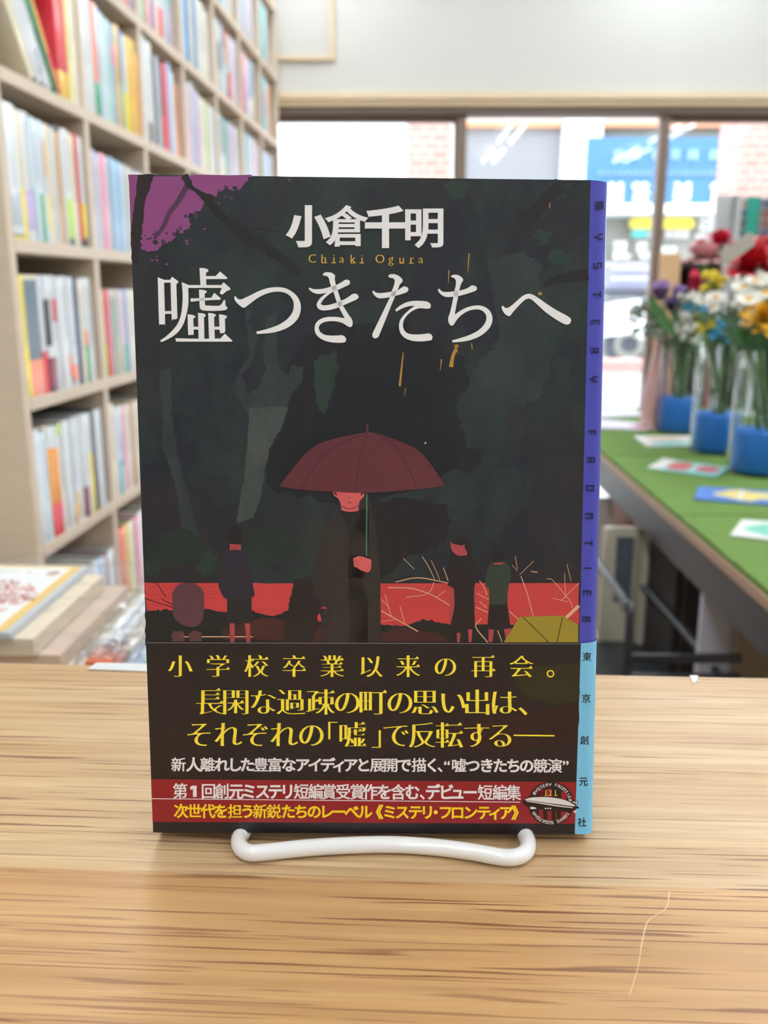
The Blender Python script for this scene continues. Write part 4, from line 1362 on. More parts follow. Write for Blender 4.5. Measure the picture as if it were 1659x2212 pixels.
def spine_marks(bm, b, mi):
    r = random.Random(int(b['u'] * 9000) + ord(b['row']))
    t, h = b['t'], b['h']
    if t < .0075 or b['c'] in 'KNM':
        return
    z = h * r.uniform(.86, .93)
    stop = h * r.uniform(.3, .5)
    s = min(t * .5, r.choice((.004, .006, .008)))
    while z > stop:
        for k in range(3):
            zz = z - s * (k + .5) / 3
            w = s * r.uniform(.3, .5)
            x = t / 2 + r.uniform(-.1, .1) * s
            vs = [bm.verts.new(p) for p in ((x - w, -.00035, zz - s * .06), (x + w, -.00035, zz - s * .06), (x + w, -.00035, zz + s * .06), (x - w, -.00035, zz + s * .06))]
            f = bm.faces.new(vs)
            f.material_index = mi
        x = t / 2 + r.uniform(-.2, .2) * s
        vs = [bm.verts.new(p) for p in ((x - s * .07, -.0004, z - s), (x + s * .07, -.0004, z - s), (x + s * .07, -.0004, z), (x - s * .07, -.0004, z))]
        f = bm.faces.new(vs)
        f.material_index = mi
        z -= s * 1.25


def book_matrix(b):
    M = Matrix.Translation(Vector((P0.x, P0.y, 0)) + SDIR * b['u'] - SNRM * b.setdefault('inset', rnd.uniform(.0005, .006)) + Vector((0, 0, b['z'] + .0005)))
    M = M @ Matrix.Rotation(bc_rot, 4, 'Z')
    if b['lean']:
        M = M @ Matrix.Rotation(-b['lean'], 4, 'Y')
    return M


for nb, b in enumerate(single):
    big = nb < 150
    d = .128 if b['h'] > .175 else .108
    name = CC[b['c']][0]
    size = 'thick ' if b['t'] >= .02 else ('slim ' if b['t'] < .009 else '')
    desc = '%s%s book' % (size if not b['lean'] else '', name)
    if b['lean']:
        desc = 'leaning ' + desc
    if b['bands']:
        lowest = min(b['bands'], key=lambda q: q[1])
        desc += ' with %s %s' % (CC[b['bands'][0][0]][0] if len(b['bands']) < 2 else CC[lowest[0]][0], 'foot' if lowest[1] < .12 else 'patch')
    lab = '%s, %s in %s, %s' % (desc, ORD[b['idx']], BAY[b['bay']], ROWN[b['row']])
    mats = [cmat(b['c']), INKS]
    bm = bmesh.new()
    jacket(bm, b['t'], d, 0, b['h'], 0, 0)
    if not big:
        bx(bm, .001, b['t'] - .001, .0015, d - .003, .001, b['h'] - .0025, 2)
        mats.append(PAGES)
    band_parts = []
    for k, (c, a0, a1) in enumerate(b['bands']):
        if big and a0 < .02:
            band_parts.append((c, a0, a1, .00025 + .00015 * k))
        else:
            if cmat(c) not in mats:
                mats.append(cmat(c))
            jacket(bm, b['t'], d, a0 * b['h'] + .0002, a1 * b['h'], .00025 + .00015 * k, mats.index(cmat(c)))
    spine_marks(bm, b, 1)
    o = obj('book', bm, mats)
    o.matrix_world = book_matrix(b)
    tag(o, lab, 'book', 'books on the pale bookcase')
    if big:
        bm = bmesh.new()
        bx(bm, .001, b['t'] - .001, .0015, d - .003, .001, b['h'] - .0025)
        obj('page_block', bm, PAGES, o)
        for c, a0, a1, off in band_parts:
            bm = bmesh.new()
            jacket(bm, b['t'], d, a0 * b['h'] + .0002, a1 * b['h'], off, 0)
            q = obj('paper_band', bm, cmat(c), o)
            q['label'] = '%s paper band' % CC[c][0]
if rest_:
    mats = [PAGES]
    bm = bmesh.new()
    for b in rest_:
        d = .12
        if cmat(b['c']) not in mats:
            mats.append(cmat(b['c']))
        n0 = len(bm.verts)
        bm.verts.ensure_lookup_table()
        jacket(bm, b['t'], d, 0, b['h'], 0, mats.index(cmat(b['c'])))
        for k, (c, a0, a1) in enumerate(b['bands']):
            if cmat(c) not in mats:
                mats.append(cmat(c))
            jacket(bm, b['t'], d, a0 * b['h'] + .0002, a1 * b['h'], .0003 + .0002 * k, mats.index(cmat(c)))
        bx(bm, .001, b['t'] - .001, .0015, d - .003, .001, b['h'] - .0025, 0)
        bm.verts.ensure_lookup_table()
        bmesh.ops.transform(bm, matrix=book_matrix(b), verts=bm.verts[n0:])
    o = obj('far_books', bm, mats)
    o['kind'] = 'stuff'
    tag(o, 'small distant paperbacks packed into the farther bays of the pale bookcase', 'books')
print('BOOKS', len(ALL), len(vis), len(single), len(rest_))
# ------------------------------------------------------------------ the oak counter
eL, eR = at_z(0, 1430.7, 0), at_z(1659, 1463.3, 0)
EDIR = (eR - eL).normalized()
e_rot = math.atan2(EDIR.y, EDIR.x)
SEAM_Y = ((Matrix.Translation((eL.x, eL.y, 0)) @ Matrix.Rotation(e_rot, 4, 'Z')).inverted() @ at_z(700, 1885, 0)).y
OAK = mat('oak_veneer', (205, 168, 122), .38, .02, 30, spec=.45)


def build_oak():
    nt = OAK.node_tree
    b = nt.nodes['Principled BSDF']
    N, Lk = nt.nodes.new, nt.links.new
    tc = N('ShaderNodeTexCoord')
    # a slight waviness of the grain
    wv = N('ShaderNodeTexNoise')
    wv.inputs['Scale'].default_value = 6
    Lk(tc.outputs['Object'], wv.inputs['Vector'])
    ad = N('ShaderNodeVectorMath')
    ad.operation = 'MULTIPLY_ADD'
    ad.inputs[1].default_value = (0, .004, 0)
    Lk(wv.outputs['Color'], ad.inputs[0])
    Lk(tc.outputs['Object'], ad.inputs[2])

    def noise(scale, loc=(0, 0, 0), detail=3, rough=.55):
        mp = N('ShaderNodeMapping')
        mp.inputs['Scale'].default_value = scale
        mp.inputs['Location'].default_value = loc
        Lk(ad.outputs[0], mp.inputs['Vector'])
        nz = N('ShaderNodeTexNoise')
        nz.inputs['Scale'].default_value = 1
        nz.inputs['Detail'].default_value = detail
        nz.inputs['Roughness'].default_value = rough
        Lk(mp.outputs[0], nz.inputs['Vector'])
        return nz.outputs['Fac']

    def ramp(v, p0, p1, c0=(0, 0, 0), c1=(1, 1, 1)):
        r = N('ShaderNodeValToRGB')
        r.color_ramp.elements[0].position = p0
        r.color_ramp.elements[1].position = p1
        r.color_ramp.elements[0].color = (*c0, 1)
        r.color_ramp.elements[1].color = (*c1, 1)
        Lk(v, r.inputs['Fac'])
        return r.outputs['Color']

    def mix(f, a, c, t='MIX'):
        m = N('ShaderNodeMix')
        m.data_type = 'RGBA'
        m.blend_type = t
        for s, v in (('Factor', f), ('A', a), ('B', c)):
            if isinstance(v, (float, int)):
                m.inputs[s].default_value = v
            elif isinstance(v, tuple):
                m.inputs[s].default_value = (*lin(v), 1)
            else:
                Lk(v, m.inputs[s])
        return m.outputs['Result']
    wide = ramp(noise((2.2, 46, 1)), .35, .65)
    c = mix(wide, (202, 171, 131), (187, 151, 109))
    mid = ramp(noise((7, 260, 1), (3, 1, 0), 4), .4, .62)
    c = mix(mid, c, mix(.32, c, (146, 110, 78)))
    pale = ramp(noise((5, 160, 1), (9, 5, 0), 3), .6, .74)
    c = mix(pale, c, (212, 184, 146))
    pore = ramp(noise((12, 800, 1), (1, 7, 0), 2, .5), .60, .64)
    zone = ramp(noise((2.5, 14, 1), (5, 2, 0), 2), .36, .58)
    pm = N('ShaderNodeMath')
    pm.operation = 'MULTIPLY'
    Lk(pore, pm.inputs[0])
    Lk(zone, pm.inputs[1])
    c = mix(pm.outputs[0], c, (128, 90, 62))
    # the worktop is glued up from planks: the front one is warmer and more open-pored
    sp = N('ShaderNodeSeparateXYZ')
    Lk(ad.outputs[0], sp.inputs[0])
    gt = N('ShaderNodeMath')
    gt.operation = 'LESS_THAN'
    gt.inputs[1].default_value = SEAM_Y
    Lk(sp.outputs['Y'], gt.inputs[0])
    c = mix(gt.outputs[0], c, mix(1.0, c, (252, 236, 214), 'MULTIPLY'))
    ab = N('ShaderNodeMath')
    ab.operation = 'SUBTRACT'
    ab.inputs[1].default_value = .5
    Lk(noise((2.2, 190, 1), (4, 3, 0), 1, .4), ab.inputs[0])
    ab2 = N('ShaderNodeMath')
    ab2.operation = 'ABSOLUTE'
    Lk(ab.outputs[0], ab2.inputs[0])
    ridge = ramp(ab2.outputs[0], .008, .024, (1, 1, 1), (0, 0, 0))
    gaps = ramp(noise((18, 260, 1), (2, 9, 0), 1, .4), .50, .58)
    rm = N('ShaderNodeMath')
    rm.operation = 'MULTIPLY'
    Lk(ridge, rm.inputs[0])
    Lk(gaps, rm.inputs[1])
    fine = rm.outputs[0]
    c = mix(fine, c, mix(.35, c, (124, 84, 54)))
    fm = N('ShaderNodeMath')
    fm.operation = 'MULTIPLY'
    Lk(fine, fm.inputs[0])
    Lk(gt.outputs[0], fm.inputs[1])
    c = mix(fm.outputs[0], c, (134, 92, 60))
    Lk(c, b.inputs['Base Color'])
    bp = N('ShaderNodeBump')
    bp.inputs['Strength'].default_value = .15
    bp.inputs['Distance'].default_value = .0004
    bp.invert = True
    Lk(pore, bp.inputs['Height'])
    Lk(bp.outputs[0], b.inputs['Normal'])


build_oak()
ct = thing('counter', 'oak veneered counter with bold grain under the book', 'counter', (eL.x, eL.y, 0), e_rot)
CLEN = (eR - eL).length
bm = bmesh.new()
bx(bm, -.55, CLEN + .6, -.72, 0, -.028, 0, 0, None, .0012)
SCR = mat('scratch', (218, 186, 142), .5, .02)
inv = (Matrix.Translation((eL.x, eL.y, 0)) @ Matrix.Rotation(e_rot, 4, 'Z')).inverted()
P = catmull([inv @ at_z(x, y, 0) for x, y in ((1446, 1926), (1441, 1958), (1425, 1972), (1400, 1990), (1388, 2030), (1378, 2090), (1360, 2150))], 5)
for i in range(len(P) - 1):
    d = Vector((.00016 if i < 22 else .0001, 0, 0))
    f = bm.faces.new([bm.verts.new(Vector((q.x, q.y, .00006)) + s * d) for q, s in ((P[i], -1), (P[i], 1), (P[i + 1], 1), (P[i + 1], -1))])
    f.material_index = 1
    f.normal_update()
    if f.normal.z < 0:
        f.normal_flip()
obj('worktop', bm, [OAK, SCR], ct)
obj('body', box(-.5, CLEN + .55, -.66, -.06, FLOOR_Z, -.028), mat('counter_body', (214, 196, 168), .5, .04, 4), ct)
# tape over the back edge and a paint chip
TAPE = mat('tape_film', (222, 224, 224), .35, .03, 60)
q = [inv @ at_z(x, y, 0) for x, y in ((190, 1447.5), (330, 1452.5), (330, 1437.5), (205, 1435.5))]
bm = bmesh.new()
prism(bm, [(v.x, min(v.y, .0012)) for v in q], .0002, .0005)
bx(bm, q[3].x, q[2].x, .0002, .0014, -.02, .0002)
bmesh.ops.recalc_face_normals(bm, faces=bm.faces)
o = obj('tape_strip', bm, TAPE)
o.matrix_world = inv.inverted()
tag(o, 'strip of milky tape over the back edge of the counter', 'tape')
q = [inv @ at_z(x, y, 0) for x, y in ((1490, 1461), (1508, 1461.5), (1506, 1470), (1499, 1478), (1494, 1474))]
bm = bmesh.new()
prism(bm, [(v.x, min(v.y, .0003)) for v in q][::-1], .0001, .0005)
bmesh.ops.recalc_face_normals(bm, faces=bm.faces)
o = obj('paper_scrap', bm, mat('scrap_white', (240, 240, 238), .6, .01))
o.matrix_world = inv.inverted()
tag(o, 'tiny white paper scrap on the back edge of the counter', 'paper')

# ------------------------------------------------------------------ white wire book stand
RW = .00245
cl = [at_z(x, y, RW + .0002) for x, y in ((527, 1795), (516.5, 1812), (520, 1830), (536, 1841), (565, 1841.5), (650, 1832.5), (740, 1826.5), (839, 1824), (930, 1829), (1015, 1839.5), (1085, 1851.5), (1118, 1850), (1137, 1838), (1140, 1820), (1135, 1802))]
bot_y = BK_C[2].y
lean = math.asin(BK_N.z)
back0 = bot_y + .0205
L, Rr = cl[0], cl[-1]
arm = lambda p: [Vector((p.x + .001, p.y + .008, p.z)), Vector((p.x + .001, back0 + .004, p.z)), Vector((p.x + .001, back0 + .011, p.z + .006))]
rise = lambda p, k: Vector((p.x, back0 + .010 + k * math.sin(lean) + .0035, p.z + k * math.cos(lean)))
path = [rise(L, .11), rise(L, .03)] + arm(L)[::-1] + cl + arm(Rr) + [rise(Rr, .03), rise(Rr, .11)]
mid = (rise(L, .118) + rise(Rr, .118)) / 2
path = path + [rise(Rr, .116) - Vector((.004, 0, 0)), mid, rise(L, .116) + Vector((.004, 0, 0))]
pts = catmull(path, 7, True, 170)
WIRE = mat('white_coated_wire', (250, 250, 249), .22, .01, coat=.6)
bm = bmesh.new()
tube(bm, pts, RW, 16, 0, True)
tag(obj('book_stand', bm, WIRE), 'white coated wire stand holding the book on the counter', 'book stand')
# ------------------------------------------------------------------ the green table with flowers
TZ = -.2
TDIRV = ray(881, 625)
TD = Vector((TDIRV.x, TDIRV.y, 0)).normalized()
t_rot = math.atan2(TD.y, TD.x) - math.pi / 2
te = at_z(1480, 1140, TZ)
tb = thing('display_table', 'long table with brown edge and dark apron carrying the green turf', 'table', (te.x, te.y, FLOOR_Z), t_rot)
ti = (Matrix.Translation((te.x, te.y, 0)) @ Matrix.Rotation(t_rot, 4, 'Z')).inverted()
TH0 = TZ - FLOOR_Z
WALN = mat('brown_edge_band', (168, 138, 116), .5, .06, 6)
APR = mat('dark_apron', (40, 40, 50), .4, .06, 6)
TABW, TY0, TY1 = 1.0, -.75, 1.42
obj('tabletop', box(0, TABW, TY0, TY1, TH0 - .015, TH0, bev=.001), WALN, tb)
bm = bmesh.new()
bx(bm, .004, .03, TY0 + .01, TY1 - .01, TH0 - .075, TH0 - .0155)
bx(bm, TABW - .03, TABW - .004, TY0 + .01, TY1 - .01, TH0 - .075, TH0 - .0155)
bx(bm, .03, TABW - .03, TY0 + .01, TY0 + .04, TH0 - .075, TH0 - .0155)
bx(bm, .03, TABW - .03, TY1 - .04, TY1 - .01, TH0 - .075, TH0 - .0155)
obj('apron', bm, APR, tb)
for x in (.04, TABW - .09):
    for y in (TY0 + .06, TY1 - .11):
        obj('leg', box(x, x + .05, y, y + .05, 0, TH0 - .0755), APR, tb)
TURF = mat('green_turf', (116, 146, 78), .9, .22, 120, bump=1.0, bscale=350, rgb2=(84, 112, 54), spec=.15)


def on_table(x, y, dz=0.):
    return at_z(x, y, TZ + .008 + dz)


def turf(y0, y1, lab, top):
    bm = bmesh.new()
    nx, ny = 40, max(8, int((y1 - y0) / .02))
    r = random.Random(int(y0 * 100))
    g = [[bm.verts.new((.004 + (TABW - .02) * i / nx, y0 + (y1 - y0) * j / ny, TZ + top + r.uniform(-.0008, .0008))) for i in range(nx + 1)] for j in range(ny + 1)]
    for j in range(ny):
        for i in range(nx):
            bm.faces.new((g[j][i], g[j][i + 1], g[j + 1][i + 1], g[j + 1][i]))
    bnd = [g[0][i] for i in range(nx + 1)] + [g[j][nx] for j in range(1, ny + 1)] + [g[ny][i] for i in range(nx - 1, -1, -1)] + [g[j][0] for j in range(ny - 1, 0, -1)]
    low = [bm.verts.new((v.co.x, v.co.y, TZ + .0004)) for v in bnd]
    for i in range(len(bnd)):
        j = (i + 1) % len(bnd)
        bm.faces.new((bnd[j], bnd[i], low[i], low[j]))
    o = obj('turf_mat', bm, TURF)
    o.matrix_world = ti.inverted()
    return tag(o, lab, 'artificial turf', 'turf mats on the table')


s1, s2 = (ti @ at_z(1400, 990, TZ)).y, (ti @ at_z(1520, 1122, TZ)).y
turf(TY0 + .01, s2 - .003, 'green turf mat at the near end of the table under the mint card', .0075)
turf(s2 + .003, s1 - .003, 'green turf mat in the middle under the blue card', .0075)
turf(s1 + .003, TY1 - .01, 'green turf mat at the far end under the vases', .0075)

# postcards
CARDW = mat('card_white', (236, 236, 232), .4, .02)


def card(px, label, cols, parts):
    q = [on_table(x, y, .0003) for x, y in px]
    c = sum(q, Vector()) / 4
    bm = bmesh.new()
    prism(bm, [(p.x - c.x, p.y - c.y) for p in q], 0, .003)
    ms = [cols[0]]
    for k, (poly, m) in enumerate(parts):
        if m not in ms:
            ms.append(m)
        pts = []
        for (u, v) in poly:
            a = q[0].lerp(q[1], u)
            b2 = q[3].lerp(q[2], u)
            p = a.lerp(b2, v) - c
            pts.append((p.x, p.y))
        vs = [bm.verts.new((p[0], p[1], .0031 + .0001 * k)) for p in pts]
        f = bm.faces.new(vs)
        f.normal_update()
        if f.normal.z < 0:
            f.normal_flip()
        f.material_index = ms.index(m)
    bm.normal_update()
    o = obj('postcard', bm, ms, None, False, c)
    bm2 = bmesh.new()
    bm2.from_mesh(o.data)
    bmesh.ops.recalc_face_normals(bm2, faces=[f for f in bm2.faces if len(f.verts) != 4 or True][:6])
    bm2.to_mesh(o.data)
    bm2.free()
    return tag(o, label, 'postcard', 'postcards on the green table')


cr = mat('card_red', (208, 96, 100), .45, .1, 60)
cc = mat('card_cyan', (140, 208, 206), .45, .06, 30)
cb = mat('card_blue', (84, 128, 206), .45, .06, 30)
cy_ = mat('card_yellow', (232, 214, 128), .45, .06, 30)
cm = mat('card_mint', (126, 204, 184), .45, .12, 60)
cs = mat('card_salmon', (232, 196, 176), .45, .08, 40)
cl_ = mat('card_lilac', (226, 218, 236), .45, .04, 30)


def blob(cx, cy, rx, ry, n=12, j=0.):
    r = random.Random(int(cx * 100 + cy * 10))
    return [(cx + rx * (1 + r.uniform(-j, j)) * math.cos(2 * math.pi * i / n), cy + ry * (1 + r.uniform(-j, j)) * math.sin(2 * math.pi * i / n)) for i in range(n)]


card([(1398, 1013), (1546, 1032), (1576, 1013), (1432, 993)], 'cyan postcard with two red patches on the turf before the middle vase', [cc], [([(.0, .0), (.22, .0), (.22, 1), (.0, 1)], CARDW), (blob(.38, .5, .17, .42, 12, .1), cr), (blob(.78, .55, .17, .3, 12, .1), cr), ([(.58, .1), (.62, .1), (.62, .9), (.58, .9)], CARDW)])
card([(1500, 1080), (1720, 1096), (1724, 1068), (1508, 1054)], 'blue postcard with pale yellow star on the turf by the right frame edge', [cb], [(blob(.5, .5, .3, .36, 14, .3), cy_), ([(.43, .1), (.47, .1), (.47, .9), (.43, .9)], CARDW)])
card([(1577, 1159), (1800, 1186), (1810, 1140), (1602, 1126)], 'white postcard with mint green print nearest the camera on the turf', [CARDW], [(blob(.5, .5, .4, .38, 14, .15), cm)])
card([(1369, 944), (1398, 966), (1508, 964), (1500, 944)], 'pale salmon postcard on the turf in front of the first vase', [CARDW], [(blob(.35, .5, .22, .4, 10, .1), cs), (blob(.75, .5, .2, .4, 10, .1), cc)])
card([(1290, 903), (1390, 899), (1370, 886), (1290, 888)], 'far lilac postcard on the turf beside the book spine', [cl_], [])
card([(1290, 926), (1396, 931), (1410, 917), (1290, 908)], 'second lilac postcard on the turf nearer than the first', [cl_], [])
bm = box(-.02, .02, -.012, .012, 0, .022, bev=.004)
c = on_table(1592, 996)
o = obj('eraser', bm, mat('cream_block', (224, 214, 176), .6, .03), None, False, c)
tag(o, 'small cream block on the turf between the middle and right vases', 'block')

# ------------------------------------------------------------------ vases
ACR = clear_mat('clear_acrylic', (250, 252, 252), .015, .03)
BLU = mat('blue_foam', (12, 120, 222), .55, .06, 60)
STEM = mat('flower_stem', (116, 140, 100), .6, .1, 30)
LEAF = mat('flower_leaf', (92, 140, 82), .5, .15, 20)
LEAFD = mat('flower_leaf_dark', (84, 118, 88), .5, .15, 20)
vases = {}
for key, cx, yb, wid, lab in (('a', 1474, 938, 76, 'clear acrylic vase with blue foam, farthest of the three'), ('b', 1562, 984, 92, 'clear acrylic vase with blue foam, middle of the three'), ('c', 1660, 1032, 108, 'clear acrylic vase with blue foam, nearest at the right frame edge')):
    q = on_table(cx, yb)
    dep = (q - CAM).length
    r = wid / 2 * dep / F_PX
    c = q + Vector((0, r, 0))
    v = thing('vase', lab, 'vase', c, 0, 'acrylic vases on the turf')
    H = .235
    bm = bmesh.new()
    lathe(bm, [(r * 1.14, .0), (r * 1.14, H), (r * 1.08, H), (r * 1.08, .004), (0, .004)], 40)
    lathe(bm, [(0, 0), (r * 1.14, 0)], 40)
    obj('acrylic_tube', bm, ACR, v)
    bm = bmesh.new()
    lathe(bm, [(0, .0045), (r * .97, .0045), (r, .008), (r, .083), (r * .96, .087), (0, .086)], 40)
    obj('foam_filler', bm, BLU, v)
    vases[key] = (c, r)

# ------------------------------------------------------------------ flowers: every stem is one thing
FM = lambda n, rgb: mat('petal_' + n, rgb, .6, .1, 60)
PET = {'red': FM('red', (196, 22, 40)), 'crimson': FM('crimson', (214, 42, 84)), 'pink': FM('pink', (230, 176, 178)), 'coral': FM('coral', (232, 122, 128)), 'purple': FM('purple', (150, 118, 178)), 'white': FM('white', (238, 236, 226)), 'yellow': FM('yellow', (232, 206, 44)), 'gold': FM('gold', (226, 168, 36)), 'blue': FM('blue', (64, 160, 208)), 'grey green': FM('eucalyptus', (150, 160, 148)), 'dark purple': FM('dark_purple', (92, 78, 124))}
REDC = FM('berry', (150, 50, 50))


def petal(bm, c, ax, rt, L, W, cup, mi=0):
    """a cupped petal starting at c, leaning from the axis ax toward rt"""
    side = ax.cross(rt).normalized()
    rows = []
    for j in range(5):
        t = j / 4
        ang = cup * t
        p = c + (rt * math.sin(cup * .5 + ang * .5) + ax * math.cos(cup * .5 + ang * .5)) * L * t
        w = W * math.sin(math.pi * min(.97, .12 + .8 * t)) * .5
        rows.append([bm.verts.new(p - side * w + ax * .1 * w), bm.verts.new(p), bm.verts.new(p + side * w + ax * .1 * w)])
    for A, B in zip(rows, rows[1:]):
        for k in range(2):
            f = bm.faces.new((A[k], A[k + 1], B[k + 1], B[k]))
            f.material_index = mi
            f.smooth = True


def flower(kind, colr, px, size, vk, label, Yd=0., sway=0., leaves=1):
    """kind: tulip, carnation, daisy, spray"""
    vc, vr = vases[vk]
    head = at_y(px[0], px[1], vc.y + Yd)
    s = size * (1.3 if kind == 'carnation' else 1.15) * (head - CAM).length / F_PX / 2
    r = random.Random(int(px[0] * 7 + px[1]))
    foot = vc + Vector((r.uniform(-.5, .5) * vr, r.uniform(-.5, .5) * vr, .07))
    # crossing stems lean to the far side of the tube
    foot.x = vc.x - (head.x - vc.x) * .25 + r.uniform(-.3, .3) * vr
    lim = vr * .75
    foot.x = min(max(foot.x, vc.x - lim), vc.x + lim)
    f = thing('flower', label, 'flower', foot, 0, None)
    hd = head - foot
    rim = Vector((min(max(hd.x * .75 + foot.x - vc.x, -vr * .85), vr * .85) + vc.x - foot.x, hd.y * .4, .16))
    if hd.z < .19:
        rim.z = hd.z * .7
    pts = catmull([Vector((0, 0, 0)), rim * .5, rim, rim.lerp(hd, .55) + Vector((0, 0, .008)), hd], 5, False, 170)
    bm = bmesh.new()
    tube(bm, pts, .0026, 7)
    obj('stem', bm, STEM, f)
    ax = (hd - rim).normalized()
    if ax.z < .3:
        ax = (ax + Vector((0, 0, .6))).normalized()
    ax = (ax + Vector((0, -.45, .1))).normalized()
    e1 = ax.orthogonal().normalized()
    e2 = ax.cross(e1)
    rad = lambda a: e1 * math.cos(a) + e2 * math.sin(a)
    m = PET[colr]
    bm = bmesh.new()
    if kind == 'tulip':
        for k in range(6):
            petal(bm, hd - ax * s * .8, ax, rad(k * math.pi / 3 + .2), s * 2.1, s * 1.5, .42 if k % 2 else .5)
        obj('petals', bm, m, f)
    elif kind == 'carnation':
        for ring in range(4):
            nn = 6 + ring * 2
            for k in range(nn):
                petal(bm, hd - ax * s * .45, ax, rad(k * 2 * math.pi / nn + ring * .5 + r.uniform(-.2, .2)), s * r.uniform(1.0, 1.25), s * .75, .25 + ring * .38)
        obj('petals', bm, m, f)
        bm = bmesh.new()
        tube(bm, [hd - ax * s * .95, hd - ax * s * .3], [s * .18, s * .3], 8)
        obj('calyx', bm, LEAF, f)
    elif kind == 'daisy':
        for k in range(16):
            petal(bm, hd, ax, rad(k * 2 * math.pi / 16), s * 1.15, s * .5, 1.25)
        obj('petals', bm, m, f)
        bm = bmesh.new()
        bmesh.ops.create_uvsphere(bm, u_segments=10, v_segments=6, radius=s * .36, matrix=Matrix.Translation(hd + ax * s * .1))
        obj('flower_center', bm, PET['gold'], f, True)
    else:       # spray of little round blooms
        for k in range(20):
            o = rad(r.uniform(0, 6.28)) * s * r.uniform(.1, 1.05) + ax * s * r.uniform(-.6, .4)
            bmesh.ops.create_icosphere(bm, subdivisions=1, radius=s * r.uniform(.2, .34), matrix=Matrix.Translation(hd + o))
        obj('petals', bm, m, f, True)
        bm = bmesh.new()
        for k in range(6):
            tube(bm, [hd - ax * s * 1.1, hd + rad(k * 1.05) * s * .5], .001, 4)
        obj('branchlet', bm, STEM, f)
    for k in range(leaves):
        bm = bmesh.new()
        a = r.uniform(0, 6.28)
        b0 = rim.lerp(hd, r.uniform(.05, .4))
        out = Vector((math.cos(a), math.sin(a) * .6, .9)).normalized()
        sd = out.cross(Vector((0, 1, .2))).normalized()
        L, W = r.uniform(.04, .07), r.uniform(.008, .013)
        rows = []
        for j in range(6):
            t = j / 5
            p = b0 + out * L * t + Vector((math.cos(a), math.sin(a), 0)) * .02 * t * t
            w = W * math.sin(math.pi * (.1 + .86 * t))
            rows.append([bm.verts.new(p - sd * w), bm.verts.new(p + Vector((0, .003, 0))), bm.verts.new(p + sd * w)])
        for A, B in zip(rows, rows[1:]):
            for q in range(2):
                bm.faces.new((A[q], A[q + 1], B[q + 1], B[q])).smooth = True
        obj('leaf', bm, LEAF if k % 2 else LEAFD, f)
    return f


